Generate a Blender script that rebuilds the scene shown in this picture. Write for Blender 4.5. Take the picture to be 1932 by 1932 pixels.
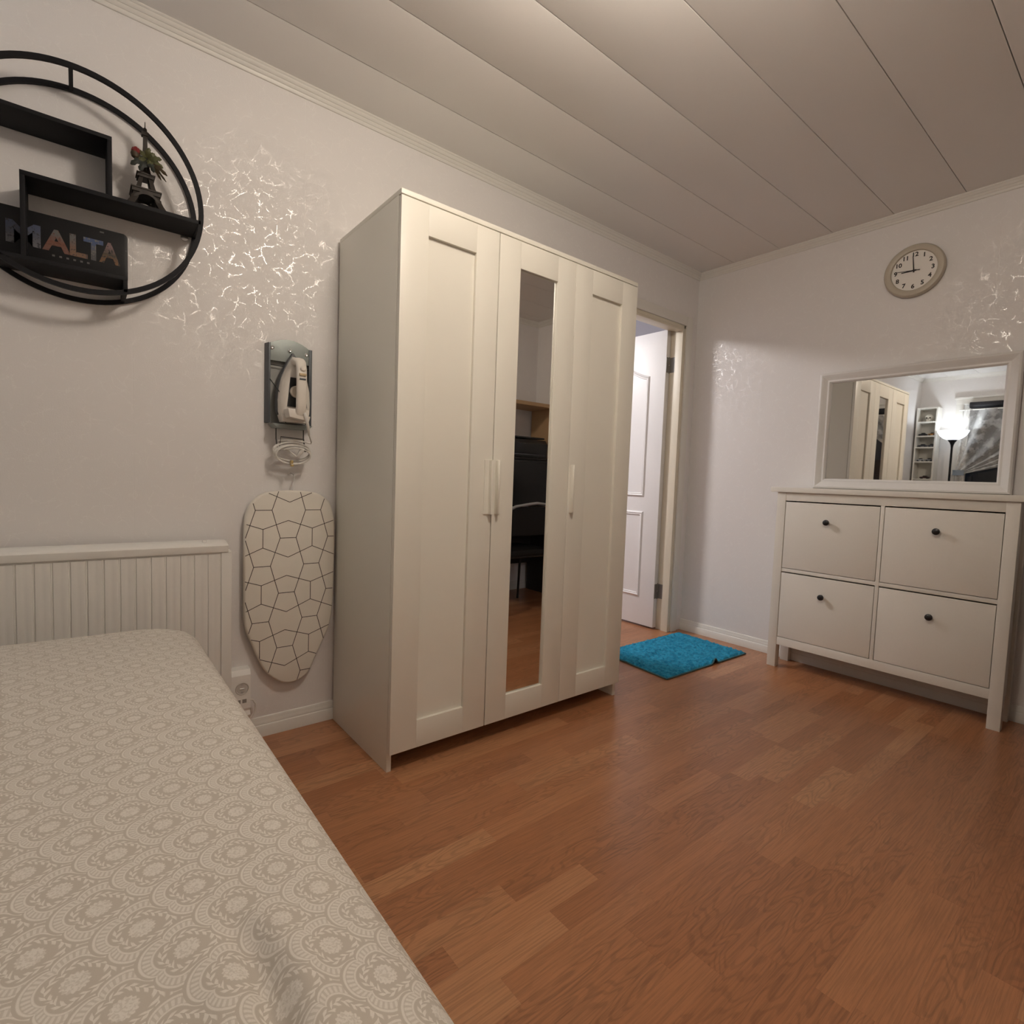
import bpy, bmesh, math, random
from mathutils import Vector, Matrix
random.seed(7)
R = math.radians
for o in list(bpy.data.objects): bpy.data.objects.remove(o)
scn = bpy.context.scene
COL = scn.collection

# ------------------------------------------------------------------ camera
cam_data = bpy.data.cameras.new('camera'); cam = bpy.data.objects.new('camera', cam_data); COL.objects.link(cam)
YAW, PITCH, ROLL, FPX = 0.8904, -0.06296, 0.03584, 1012.966
fw = Vector((math.cos(YAW)*math.cos(PITCH), math.sin(YAW)*math.cos(PITCH), math.sin(PITCH)))
rt = Vector((math.sin(YAW), -math.cos(YAW), 0)); up = rt.cross(fw)
c_, s_ = math.cos(ROLL), math.sin(ROLL)
rt2 = c_*rt + s_*up; up2 = -s_*rt + c_*up
cam.matrix_world = Matrix(((rt2.x, up2.x, -fw.x, -3.25563), (rt2.y, up2.y, -fw.y, -2.11294), (rt2.z, up2.z, -fw.z, 1.00651), (0, 0, 0, 1)))
cam_data.sensor_width = 36; cam_data.sensor_height = 36; cam_data.sensor_fit = 'HORIZONTAL'
cam_data.lens = 36*FPX/1932; cam_data.clip_start = 0.02
scn.camera = cam

# ------------------------------------------------------------------ world, exposure
w = bpy.data.worlds.new('night'); scn.world = w; w.use_nodes = True
w.node_tree.nodes['Background'].inputs[0].default_value = (0.012, 0.014, 0.02, 1)
w.node_tree.nodes['Background'].inputs[1].default_value = 0.3
vs = scn.view_settings
vs.view_transform = 'Standard'; vs.look = 'None'; vs.gamma = 1; vs.use_curve_mapping = False
vs.exposure = 0.05
LAMP_STRENGTH = 70.0      # ceiling globe
HALL_STRENGTH = 86.0      # hall dome
TORCH_STRENGTH = 2.4       # floor lamp bowl, outside
TORCH_BULB = 150.0         # floor lamp bulb, shining up out of the bowl
LAMP_COLOR = (1.0, 0.878, 0.75)
HALL_COLOR = (1.0, 0.965, 0.96)
TORCH_COLOR = (0.86, 0.92, 1.0)

# ------------------------------------------------------------------ materials
class NT:
    def __init__(s, name):
        s.m = bpy.data.materials.new(name); s.m.use_nodes = True
        s.t = s.m.node_tree; s.b = s.t.nodes['Principled BSDF']
    def n(s, typ, **kw):
        nd = s.t.nodes.new(typ)
        for k, v in kw.items(): setattr(nd, k, v)
        return nd
    def l(s, a, b): s.t.links.new(a, b)
    def val(s, sock, x):
        if hasattr(x, 'is_output'): s.l(x, sock)
        else: sock.default_value = x
    def math(s, op, a, b=0.0, c=None, clamp=False):
        nd = s.n('ShaderNodeMath', operation=op, use_clamp=clamp)
        s.val(nd.inputs[0], a); s.val(nd.inputs[1], b)
        if c is not None: s.val(nd.inputs[2], c)
        return nd.outputs[0]
    def sstep(s, x, a, b, lo=0.0, hi=1.0):
        nd = s.n('ShaderNodeMapRange', interpolation_type='SMOOTHSTEP')
        s.val(nd.inputs[0], x); nd.inputs[1].default_value = a; nd.inputs[2].default_value = b
        nd.inputs[3].default_value = lo; nd.inputs[4].default_value = hi
        return nd.outputs[0]
    def mix(s, f, a, b):
        nd = s.n('ShaderNodeMix', data_type='RGBA')
        s.val(nd.inputs[0], f); s.val(nd.inputs[6], a); s.val(nd.inputs[7], b)
        return nd.outputs[2]
    def noise(s, vec, scale, detail=2.0, rough=0.5):
        nd = s.n('ShaderNodeTexNoise'); s.l(vec, nd.inputs['Vector'])
        nd.inputs['Scale'].default_value = scale; nd.inputs['Detail'].default_value = detail; nd.inputs['Roughness'].default_value = rough
        return nd
    def bump(s, h, strength, dist=0.001):
        nd = s.n('ShaderNodeBump'); s.l(h, nd.inputs['Height']); nd.inputs['Strength'].default_value = strength; nd.inputs['Distance'].default_value = dist
        s.l(nd.outputs[0], s.b.inputs['Normal']); return nd
    def coord(s, k='Object'): return s.n('ShaderNodeTexCoord').outputs[k]
def c4(c): return (c[0], c[1], c[2], 1.0)
CACHE = {}
def mat(name, col, rough=0.5, metal=0.0, spec=0.5, var=0.04, bump=0.05, nscale=60.0, coat=0.0):
    if name in CACHE: return CACHE[name]
    t = NT(name); co = t.coord()
    nz = t.noise(co, nscale, 3)
    lo = tuple(max(0, x*(1-var)) for x in col); hi = tuple(min(1, x*(1+var)) for x in col)
    t.l(t.mix(nz.outputs['Fac'], c4(lo), c4(hi)), t.b.inputs['Base Color'])
    t.b.inputs['Roughness'].default_value = rough; t.b.inputs['Metallic'].default_value = metal
    t.b.inputs['Specular IOR Level'].default_value = spec; t.b.inputs['Coat Weight'].default_value = coat
    if bump: t.bump(nz.outputs['Fac'], bump, 0.0008)
    CACHE[name] = t.m; return t.m
def glow(name, col, strength, base=(0.9, 0.9, 0.88)):
    t = NT(name); nz = t.noise(t.coord(), 8)
    t.l(t.mix(nz.outputs['Fac'], c4([x*0.98 for x in base]), c4(base)), t.b.inputs['Base Color'])
    t.b.inputs['Emission Color'].default_value = c4(col); t.b.inputs['Emission Strength'].default_value = strength
    return t.m
def mirror_mat(name, tint=0.86):
    t = NT(name); nz = t.noise(t.coord(), 3)
    t.l(t.mix(nz.outputs['Fac'], (tint, tint, tint*0.985, 1), (tint*0.99, tint*0.99, tint*0.98, 1)), t.b.inputs['Base Color'])
    t.b.inputs['Metallic'].default_value = 1; t.b.inputs['Roughness'].default_value = 0.012
    return t.m

def wallpaper(name):
    t = NT(name); co = t.coord()
    # warp coordinates, crackle lines from voronoi cell edges, broken up by noise
    wz = t.noise(co, 9, 3)
    add = t.n('ShaderNodeVectorMath', operation='MULTIPLY_ADD'); t.l(wz.outputs['Color'], add.inputs[0])
    add.inputs[1].default_value = (0.09, 0.09, 0.09); t.l(co, add.inputs[2])
    vo = t.n('ShaderNodeTexVoronoi', feature='DISTANCE_TO_EDGE'); t.l(add.outputs[0], vo.inputs['Vector']); vo.inputs['Scale'].default_value = 22
    vo2 = t.n('ShaderNodeTexVoronoi', feature='DISTANCE_TO_EDGE'); t.l(add.outputs[0], vo2.inputs['Vector']); vo2.inputs['Scale'].default_value = 33
    e1 = t.sstep(vo.outputs['Distance'], 0.016, 0.046, 1, 0)
    e2 = t.sstep(vo2.outputs['Distance'], 0.018, 0.045, 1, 0)
    br = t.sstep(t.noise(co, 24, 3).outputs['Fac'], 0.46, 0.56)
    br2 = t.sstep(t.noise(co, 38, 2).outputs['Fac'], 0.54, 0.62)
    fine = t.sstep(t.noise(co, 330, 2).outputs['Fac'], 0.42, 0.56)
    crack = t.math('MULTIPLY', t.math('MAXIMUM', t.math('MULTIPLY', e1, br), t.math('MULTIPLY', t.math('MULTIPLY', e2, br2), 0.7)), fine)
    t.l(t.mix(crack, (0.80, 0.775, 0.757, 1), (0.85, 0.83, 0.81, 1)), t.b.inputs['Base Color'])
    t.l(t.math('MULTIPLY', crack, 0.65), t.b.inputs['Metallic'])
    t.l(t.math('MULTIPLY_ADD', crack, -0.27, 0.60), t.b.inputs['Roughness'])
    t.b.inputs['Specular IOR Level'].default_value = 0.35
    g = t.noise(co, 260, 3)
    sep = t.n('ShaderNodeSeparateXYZ'); t.l(co, sep.inputs[0])
    # paper seams every 53 cm along the wall (works on x or y)
    sx = t.math('ABSOLUTE', t.math('SUBTRACT', t.math('FLOORED_MODULO', t.math('ADD', t.math('ADD', sep.outputs[0], sep.outputs[1]), 3.117 + 0.265), 0.53), 0.265))
    seam = t.sstep(sx, 0.0004, 0.0012, -0.8, 0)
    h = t.math('ADD', t.math('MULTIPLY_ADD', crack, 0.06, g.outputs['Fac']), seam)
    t.bump(h, 0.30, 0.0012)
    return t.m
WALLPAPER = wallpaper('wallpaper_silver_crackle')

def wood_floor(name, island=True, tint=1.0):
    t = NT(name); co = t.coord()
    rnd = t.n('ShaderNodeObjectInfo').outputs['Random']
    if island: rnd = t.math('FRACT', t.math('ADD', rnd, t.n('ShaderNodeNewGeometry').outputs['Random Per Island']))
    r2 = t.math('FRACT', t.math('MULTIPLY', rnd, 7.31)); r3 = t.math('FRACT', t.math('MULTIPLY', rnd, 23.7))
    off = t.n('ShaderNodeCombineXYZ'); t.l(t.math('MULTIPLY', rnd, 53.0), off.inputs[0]); t.l(t.math('MULTIPLY', r2, 31.0), off.inputs[1]); t.l(t.math('MULTIPLY', r3, 17.0), off.inputs[2])
    pos = t.n('ShaderNodeVectorMath', operation='ADD'); t.l(co, pos.inputs[0]); t.l(off.outputs[0], pos.inputs[1])
    sc = t.n('ShaderNodeVectorMath', operation='MULTIPLY'); t.l(pos.outputs[0], sc.inputs[0]); sc.inputs[1].default_value = (1.3, 42.0, 3.0)
    streak = t.noise(sc.outputs[0], 6.0, 5, 0.68)
    sc2 = t.n('ShaderNodeVectorMath', operation='MULTIPLY'); t.l(pos.outputs[0], sc2.inputs[0]); sc2.inputs[1].default_value = (2.6, 12.0, 1.0)
    big = t.noise(sc2.outputs[0], 1.3, 2, 0.4)
    ring = t.math('SINE', t.math('MULTIPLY_ADD', streak.outputs['Fac'], 1.6, t.math('MULTIPLY', big.outputs['Fac'], 95.0)))
    ring = t.math('MULTIPLY', t.sstep(ring, 0.0, 0.9), t.sstep(r3, 0.3, 0.7))
    base = t.n('ShaderNodeValToRGB'); cr = base.color_ramp
    cr.elements[0].position = 0.0; cr.elements[0].color = (0.325*tint, 0.135*tint, 0.058*tint, 1)
    cr.elements[1].position = 1.0; cr.elements[1].color = (0.46*tint, 0.228*tint, 0.110*tint, 1)
    e = cr.elements.new(0.3); e.color = (0.355*tint, 0.151*tint, 0.067*tint, 1)
    e = cr.elements.new(0.80); e.color = (0.385*tint, 0.170*tint, 0.077*tint, 1)
    e = cr.elements.new(0.89); e.color = (0.43*tint, 0.205*tint, 0.098*tint, 1)
    t.l(rnd, base.inputs[0])
    d1 = t.sstep(streak.outputs['Fac'], 0.34, 0.62, 0.80, 1.10)
    d2 = t.math('MULTIPLY_ADD', ring, -0.20, 1.03)
    mul = t.n('ShaderNodeVectorMath', operation='SCALE'); t.l(base.outputs[0], mul.inputs[0]); t.l(t.math('MULTIPLY', d1, d2), mul.inputs['Scale'])
    t.l(mul.outputs[0], t.b.inputs['Base Color'])
    t.b.inputs['Roughness'].default_value = 0.29; t.b.inputs['Specular IOR Level'].default_value = 0.5
    t.bump(streak.outputs['Fac'], 0.05, 0.0006)
    return t.m
WOODFLOOR = wood_floor('laminate_oak_strip')

def fabric_pattern(name):
    """tan cloth printed with overlapping off-white scallop medallions, staggered lattice"""
    t = NT(name); co = t.coord()
    mp = t.n('ShaderNodeMapping'); t.l(co, mp.inputs['Vector'])
    mp.inputs['Location'].default_value = (0, 0, 0); mp.inputs['Rotation'].default_value = (0, 0, R(12))
    sep = t.n('ShaderNodeSeparateXYZ'); t.l(mp.outputs[0], sep.inputs[0])
    wob = t.noise(co, 5, 1); 
    U = t.math('DIVIDE', t.math('MULTIPLY_ADD', wob.outputs['Fac'], 0.006, sep.outputs[0]), 0.080)
    V = t.math('DIVIDE', sep.outputs[1], 0.086)
    def cell(du, dv):
        u = t.math('SUBTRACT', t.math('FRACT', t.math('ADD', U, du)), 0.5)
        v = t.math('SUBTRACT', t.math('FRACT', t.math('ADD', V, dv)), 0.5)
        r = t.math('SQRT', t.math('ADD', t.math('MULTIPLY', t.math('MULTIPLY', u, u), 1.0), t.math('MULTIPLY', v, v)))
        a = t.math('ARCTAN2', v, u)
        return u, v, r, a
    A = cell(0, 0); B = cell(0.5, 0.5)
    def outline(a_):
        # three rounded lobes around -u, drawn out to a point towards +u
        aa = t.math('ABSOLUTE', a_)
        lob = t.math('POWER', t.math('ABSOLUTE', t.math('COSINE', t.math('MULTIPLY', t.math('SUBTRACT', aa, math.pi), 2.1))), 0.6)
        left = t.math('MULTIPLY_ADD', lob, 0.115, 0.38)
        right = t.sstep(aa, 0.0, 1.1, 0.60, 0.43)
        nd = t.n('ShaderNodeMix', data_type='FLOAT'); t.l(t.sstep(aa, 1.0, 1.7), nd.inputs[0]); t.l(right, nd.inputs[2]); t.l(left, nd.inputs[3])
        return nd.outputs[0]
    dA = t.math('DIVIDE', A[2], outline(A[3])); dB = t.math('DIVIDE', B[2], outline(B[3]))
    inA = t.math('LESS_THAN', dA, 1.0); inB = t.math('LESS_THAN', dB, 1.0)
    both = t.math('MULTIPLY', inA, inB)
    bright = t.math('LESS_THAN', B[0], A[0])              # B lies further along +u, so it overlaps A
    only = t.math('LESS_THAN', dB, dA)
    pk = t.n('ShaderNodeMix', data_type='FLOAT'); t.l(both, pk.inputs[0]); t.l(only, pk.inputs[2]); t.l(bright, pk.inputs[3]); pick = pk.outputs[0]
    def sel(a, b):
        nd = t.n('ShaderNodeMix', data_type='FLOAT'); t.l(pick, nd.inputs[0]); t.l(a, nd.inputs[2]); t.l(b, nd.inputs[3]); return nd.outputs[0]
    u, v, r, a = [sel(A[i], B[i]) for i in range(4)]
    d = sel(dA, dB)
    def band(x, lo, hi, w=0.025):
        return t.math('MULTIPLY', t.sstep(x, lo-w, lo+w), t.sstep(x, hi-w, hi+w, 1, 0))
    line1 = band(d, 0.875, 0.93, 0.015)
    hatch = t.sstep(t.math('SINE', t.math('MULTIPLY', a, 44.0)), -0.45, 0.25)
    bandh = t.math('MULTIPLY', band(d, 0.70, 0.86), t.math('MULTIPLY_ADD', hatch, 0.62, 0.3))
    line2 = band(d, 0.655, 0.70, 0.015)
    sp = t.math('ADD', t.math('MULTIPLY', a, 15.0), t.math('MULTIPLY', d, 34.0))
    sp2 = t.math('SUBTRACT', t.math('MULTIPLY', a, 15.0), t.math('MULTIPLY', d, 34.0))
    inner = t.math('LESS_THAN', d, 0.50)
    leafw = t.n('ShaderNodeMix', data_type='FLOAT'); t.l(inner, leafw.inputs[0]); t.l(t.math('SINE', sp), leafw.inputs[2]); t.l(t.math('SINE', sp2), leafw.inputs[3])
    leaf = t.math('MULTIPLY', band(d, 0.40, 0.575, 0.02), t.sstep(leafw.outputs[0], -0.2, 0.3))
    med = t.sstep(t.math('SUBTRACT', r, t.math('MULTIPLY', t.math('SINE', t.math('MULTIPLY', a, 16.0)), 0.008)), 0.120, 0.132, 1, 0)
    dots = t.sstep(t.noise(co, 420, 1).outputs['Fac'], 0.40, 0.54)
    med = t.math('MULTIPLY', med, t.math('MULTIPLY_ADD', dots, 0.5, 0.45))
    pat = t.math('MAXIMUM', t.math('MAXIMUM', line1, bandh), t.math('MAXIMUM', t.math('MAXIMUM', line2, leaf), med))
    weave = t.noise(co, 900, 2)
    pat = t.math('MULTIPLY', pat, t.math('MULTIPLY_ADD', weave.outputs['Fac'], 0.7, 0.55), clamp=True)
    t.l(t.mix(pat, (0.51, 0.46, 0.395, 1), (0.73, 0.69, 0.625, 1)), t.b.inputs['Base Color'])
    t.b.inputs['Roughness'].default_value = 0.88; t.b.inputs['Specular IOR Level'].default_value = 0.15
    t.b.inputs['Sheen Weight'].default_value = 0.15
    t.bump(weave.outputs['Fac'], 0.25, 0.0008)
    return t.m

WHITE = mat('white_lacquer', (0.78, 0.76, 0.70), 0.42, var=0.01, bump=0.02, nscale=300)
WHITE_TRIM = mat('white_trim_paint', (0.76, 0.74, 0.69), 0.38, var=0.02, bump=0.04, nscale=80)
WARD = mat('white_foil', (0.85, 0.825, 0.735), 0.36, var=0.008, bump=0.02, nscale=500)
CAB = mat('white_stain', (0.80, 0.765, 0.69), 0.45, var=0.02, bump=0.05, nscale=120)
RAD = mat('radiator_enamel', (0.82, 0.80, 0.755), 0.35, var=0.015, bump=0.03)
PLASTIC = mat('white_plastic', (0.86, 0.84, 0.80), 0.35, var=0.01, bump=0.0)
BLACK = mat('black_powder_coat', (0.007, 0.007, 0.009), 0.6, spec=0.22, var=0.1, bump=0.05, nscale=400)
BLACKPL = mat('black_plastic', (0.012, 0.012, 0.013), 0.35, var=0.05)
DARK = mat('dark_gap', (0.03, 0.022, 0.016), 0.9)
STEEL = mat('steel', (0.55, 0.55, 0.54), 0.28, metal=1.0, var=0.05)
CHROME = mat('chrome', (0.75, 0.75, 0.76), 0.1, metal=1.0, var=0.02, bump=0)
CEIL = mat('ceiling_panel_paint', (0.85, 0.825, 0.795), 0.5, var=0.012, bump=0.06, nscale=180)
FRAMEPAINT = mat('cream_door_paint', (0.72, 0.66, 0.53), 0.4, var=0.02, bump=0.04)
DOORPAINT = mat('white_door_paint', (0.80, 0.79, 0.78), 0.4, var=0.015, bump=0.03)
HALLWALL = mat('hall_wall_paint', (0.47, 0.46, 0.50), 0.7, var=0.02)
MIRROR = mirror_mat('mirror_silver')
BIRCH = mat('birch_veneer', (0.55, 0.36, 0.19), 0.45, var=0.12, nscale=14)
CORDW = mat('white_cord', (0.72, 0.69, 0.64), 0.45, var=0.02)

# ------------------------------------------------------------------ mesh helpers (world coordinates)
class MB:
    def __init__(s): s.v = []; s.f = []
    def add(s, vs, fs):
        b = len(s.v); s.v += [tuple(x) for x in vs]; s.f += [tuple(b+i for i in f) for f in fs]; return s
    def box(s, x0, x1, y0, y1, z0, z1):
        x0, x1 = sorted((x0, x1)); y0, y1 = sorted((y0, y1)); z0, z1 = sorted((z0, z1))
        return s.add([(x0,y0,z0),(x1,y0,z0),(x1,y1,z0),(x0,y1,z0),(x0,y0,z1),(x1,y0,z1),(x1,y1,z1),(x0,y1,z1)],
                     [(3,2,1,0),(4,5,6,7),(0,1,5,4),(1,2,6,5),(2,3,7,6),(3,0,4,7)])
    def prism(s, poly, ax, a, b):
        """poly: 2d points in the two other axes (in xyz order), extruded along ax from a to b"""
        def P(p, t):
            q = [0, 0, 0]; o = [i for i in range(3) if i != ax]; q[o[0]] = p[0]; q[o[1]] = p[1]; q[ax] = t; return q
        n = len(poly); vs = [P(p, a) for p in poly] + [P(p, b) for p in poly]
        fs = [tuple(range(n))[::-1], tuple(range(n, 2*n))] + [(i, (i+1) % n, n+(i+1) % n, n+i) for i in range(n)]
        return s.add(vs, fs)
    def loft(s, rings, cap=True, close=False):
        n = len(rings[0]); vs = [p for r in rings for p in r]; fs = []
        m = len(rings)
        for i in range(m if close else m-1):
            for k in range(n):
                a, b = i*n, ((i+1) % m)*n
                fs.append((a+k, a+(k+1) % n, b+(k+1) % n, b+k))
        if cap and not close: fs += [tuple(range(n))[::-1], tuple(range((m-1)*n, m*n))]
        return s.add(vs, fs)
    def tube(s, path, rad, n=8, closed=False, cap=True, flat=None):
        path = [Vector(p) for p in path]; m = len(path); rings = []
        prev = None
        for i, p in enumerate(path):
            a = path[i-1] if (i > 0 or closed) else p; b = path[(i+1) % m] if (i < m-1 or closed) else p
            t = (b-a).normalized()
            if prev is None:
                ref = Vector((0, 0, 1)) if abs(t.z) < 0.9 else Vector((0, 1, 0))
                nx = t.cross(ref).normalized()
            else:
                nx = (prev - t*prev.dot(t)).normalized()
            prev = nx; ny = t.cross(nx)
            r = rad[i] if isinstance(rad, (list, tuple)) else rad
            rings.append([p + nx*r*math.cos(2*math.pi*k/n) + ny*r*(flat or 1)*math.sin(2*math.pi*k/n) for k in range(n)])
        return s.loft(rings, cap, closed)
    def lathe(s, prof, c, ax=2, n=32, cap=True):
        """prof: (radius, distance along ax) pairs"""
        rings = []
        for r, h in prof:
            ring = []
            for k in range(n):
                a = 2*math.pi*k/n; q = [c[0], c[1], c[2]]
                o = [i for i in range(3) if i != ax]
                q[o[0]] += r*math.cos(a); q[o[1]] += r*math.sin(a); q[ax] += h; ring.append(q)
            rings.append(ring)
        return s.loft(rings, cap)
    def sphere(s, c, rx, ry=None, rz=None, n=16, m=10):
        ry = ry or rx; rz = rz or rx
        vs = [(c[0], c[1], c[2]-rz)]; fs = []
        for j in range(1, m):
            ph = -math.pi/2 + math.pi*j/m
            vs += [(c[0]+rx*math.cos(ph)*math.cos(2*math.pi*k/n), c[1]+ry*math.cos(ph)*math.sin(2*math.pi*k/n), c[2]+rz*math.sin(ph)) for k in range(n)]
        vs.append((c[0], c[1], c[2]+rz)); L = len(vs)-1
        fs += [(0, 1+(k+1) % n, 1+k) for k in range(n)]
        for j in range(m-2):
            a, b = 1+j*n, 1+(j+1)*n
            fs += [(a+k, a+(k+1) % n, b+(k+1) % n, b+k) for k in range(n)]
        a = 1+(m-2)*n
        fs += [(a+k, a+(k+1) % n, L) for k in range(n)]
        return s.add(vs, fs)
    def mesh(s, name, org=(0, 0, 0), bevel=0.0, seg=2, smooth=35):
        bm = bmesh.new(); vs = [bm.verts.new((v[0]-org[0], v[1]-org[1], v[2]-org[2])) for v in s.v]
        for f in s.f:
            try: bm.faces.new([vs[i] for i in f])
            except ValueError: pass
        bmesh.ops.recalc_face_normals(bm, faces=bm.faces)
        if bevel:
            ed = [e for e in bm.edges if len(e.link_faces) == 2 and e.calc_face_angle(0) > R(25)]
            bmesh.ops.bevel(bm, geom=ed, offset=bevel, segments=seg, profile=0.6, affect='EDGES', clamp_overlap=True)
        me = bpy.data.meshes.new(name); bm.to_mesh(me); bm.free()
        me.polygons.foreach_set('use_smooth', [True]*len(me.polygons)); me.set_sharp_from_angle(angle=R(smooth))
        return me
ORG = {}
def tag(o, label, cat=None, group=None, kind=None):
    if label: o['label'] = label
    if cat: o['category'] = cat
    if group: o['group'] = group
    if kind: o['kind'] = kind
    return o
def thing(name, loc, label, cat, group=None, kind=None):
    o = bpy.data.objects.new(name, None); COL.objects.link(o); o.location = loc; o.empty_display_size = 0.05
    ORG[o] = tuple(loc); return tag(o, label, cat, group, kind)
def part(name, mb, m, parent=None, bevel=0.0, seg=2, smooth=35, loc=None, label=None):
    org = ORG[parent] if parent else (loc or (0, 0, 0))
    me = mb.mesh(name, org, bevel, seg, smooth); me.materials.append(m)
    o = bpy.data.objects.new(name, me); COL.objects.link(o); ORG[o] = org
    if parent: o.parent = parent
    else: o.location = org
    if label: o['label'] = label
    return o
def struct(name, mb, m, label, cat, bevel=0.0):
    return tag(part(name, mb, m, bevel=bevel), label, cat, kind='structure')
def text_verts(txt, size, bold=0.0, extrude=0.0005):
    cu = bpy.data.curves.new('t', 'FONT'); cu.body = txt; cu.size = size; cu.align_x = 'CENTER'; cu.align_y = 'CENTER'
    cu.offset = bold; cu.extrude = extrude; cu.resolution_u = 3
    o = bpy.data.objects.new('t', cu); COL.objects.link(o)
    dg = bpy.context.evaluated_depsgraph_get(); dg.update()
    me = bpy.data.meshes.new_from_object(o.evaluated_get(dg))
    v = [tuple(p.co) for p in me.vertices]; f = [tuple(p.vertices) for p in me.polygons]
    bpy.data.objects.remove(o); bpy.data.curves.remove(cu); bpy.data.meshes.remove(me)
    return v, f
def arc(cx, cz, r, a0, a1, n): return [(cx+r*math.cos(R(a0+(a1-a0)*i/n)), cz+r*math.sin(R(a0+(a1-a0)*i/n))) for i in range(n+1)]

H = 2.405; XB = -4.68; YF = -2.65; DX0, DX1, DZ = -0.95, -0.13, 2.045

# ================================================================== ROOM
fl = struct('floor', MB().box(XB-0.1, 0.1, YF-0.1, 0.0, -0.08, -0.005), DARK, 'reddish brown oak strip floor of the room', 'floor')
SW = 0.0663
strip_mesh = {}
def strip(L, x, y, parent):
    k = round(L, 2)
    if k not in strip_mesh:
        me = MB().box(0.00008, k-0.00008, 0.00008, SW-0.00008, -0.0045, 0.0).mesh('floor_strip'); me.materials.append(WOODFLOOR); strip_mesh[k] = me
    o = bpy.data.objects.new('floor_strip', strip_mesh[k]); COL.objects.link(o); o.location = (x, y, 0); o.parent = parent
rest = MB()
rows = int(math.ceil(-YF/SW)); LENS = [0.34, 0.42, 0.50, 0.58]
for r in range(rows):
    y0 = -(r+1)*SW; x = XB - random.uniform(0, 0.4)
    while x < 0:
        L = random.choice(LENS)
        if x+L > 0: L = round(max(0.06, -x), 2) 
        if x+L > -3.08 and y0 > -2.06: strip(L, x, y0, fl)
        else: rest.box(x+0.00008, x+L-0.00008, y0+0.00008, y0+SW-0.00008, -0.0045, 0)
        x += round(L, 2)
tag(part('floor_strip', rest, WOODFLOOR, fl), None, kind='stuff')

cl = struct('ceiling', MB().box(XB-0.1, 0.1, YF-0.1, 0.1, H+0.012, H+0.06), mat('ceiling_joint', (0.45, 0.42, 0.38), 0.8), 'off-white panelled ceiling with narrow joints', 'ceiling')
ys = [0.0]; y = -0.259
while y > YF: ys.append(y); y -= 0.2845
ys.append(YF)
for a, b in zip(ys[:-1], ys[1:]):
    part('ceiling_panel', MB().box(XB, 0, b+0.0012, a-0.0012, H, H+0.014), CEIL, cl, bevel=0.0022, seg=2)

lw = MB().prism([(XB-0.1, 0), (XB-0.1, H+0.02), (0.1, H+0.02), (0.1, 0), (DX1, 0), (DX1, DZ), (DX0, DZ), (DX0, 0)], 1, 0.0, 0.1)
struct('wall_left', lw, WALLPAPER, 'long wall in silver crackle wallpaper behind the wardrobe', 'wall')
struct('wall_right', MB().box(0, 0.1, YF-0.1, 0.0, 0, H+0.02), WALLPAPER, 'end wall in silver crackle wallpaper behind the clock', 'wall')
struct('wall_front', MB().box(XB, 0, YF-0.1, YF, 0, H+0.02), WALLPAPER, 'wall in silver crackle wallpaper behind the desk', 'wall')
WY0, WY1, WZ0, WZ1 = -1.75, -0.42, 0.85, 2.075
bw = MB()
for q in ((YF-0.1, WY0, 0, H+0.02), (WY1, 0.0, 0, H+0.02), (WY0, WY1, 0, WZ0), (WY0, WY1, WZ1, H+0.02)): bw.box(XB-0.1, XB, *q)
struct('wall_back', bw, WALLPAPER, 'window wall in silver crackle wallpaper', 'wall')

# crown mouldings and baseboards: swept profiles
def crown_prof():   # (distance from wall, drop from ceiling)
    return [(0, 0), (0.034, 0), (0.034, 0.004), (0.031, 0.007), (0.029, 0.007), (0.027, 0.012), (0.021, 0.017), (0.018, 0.017), (0.016, 0.022), (0.011, 0.027), (0.009, 0.027), (0.008, 0.034), (0.005, 0.038), (0, 0.038)]
def base_prof():
    return [(0, 0), (0.013, 0), (0.013, 0.042), (0.011, 0.045), (0.0095, 0.046), (0.0095, 0.055), (0.007, 0.059), (0.007, 0.066), (0.004, 0.073), (0, 0.075)]
def sweep(prof, side, a, b, top):
    if side == 'left': return MB().prism([(-d, (H-z if top else z)) for d, z in prof], 0, a, b)
    if side == 'front': return MB().prism([(YF+d, (H-z if top else z)) for d, z in prof], 0, a, b)
    if side == 'right': return MB().prism([(-d, (H-z if top else z)) for d, z in prof], 1, a, b)
    return MB().prism([(XB+d, (H-z if top else z)) for d, z in prof], 1, a, b)
n = 0
for side, a, b in (('left', XB, 0), ('right', YF, 0), ('front', XB, 0), ('back', YF, 0)):
    n += 1; struct('trim_%d' % n, sweep(crown_prof(), side, a, b, True), WHITE_TRIM, 'white stepped crown moulding along the %s wall' % {'left': 'wardrobe', 'right': 'clock', 'front': 'desk', 'back': 'window'}[side], 'moulding')
for side, a, b in (('left', XB, DX0-0.06), ('right', YF, 0), ('front', XB, 0), ('back', YF, 0)):
    struct('baseboard_'+side, sweep(base_prof(), side, a, b, False), WHITE_TRIM, 'white profiled baseboard along the %s wall' % {'left': 'wardrobe', 'right': 'clock', 'front': 'desk', 'back': 'window'}[side], 'baseboard')

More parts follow.
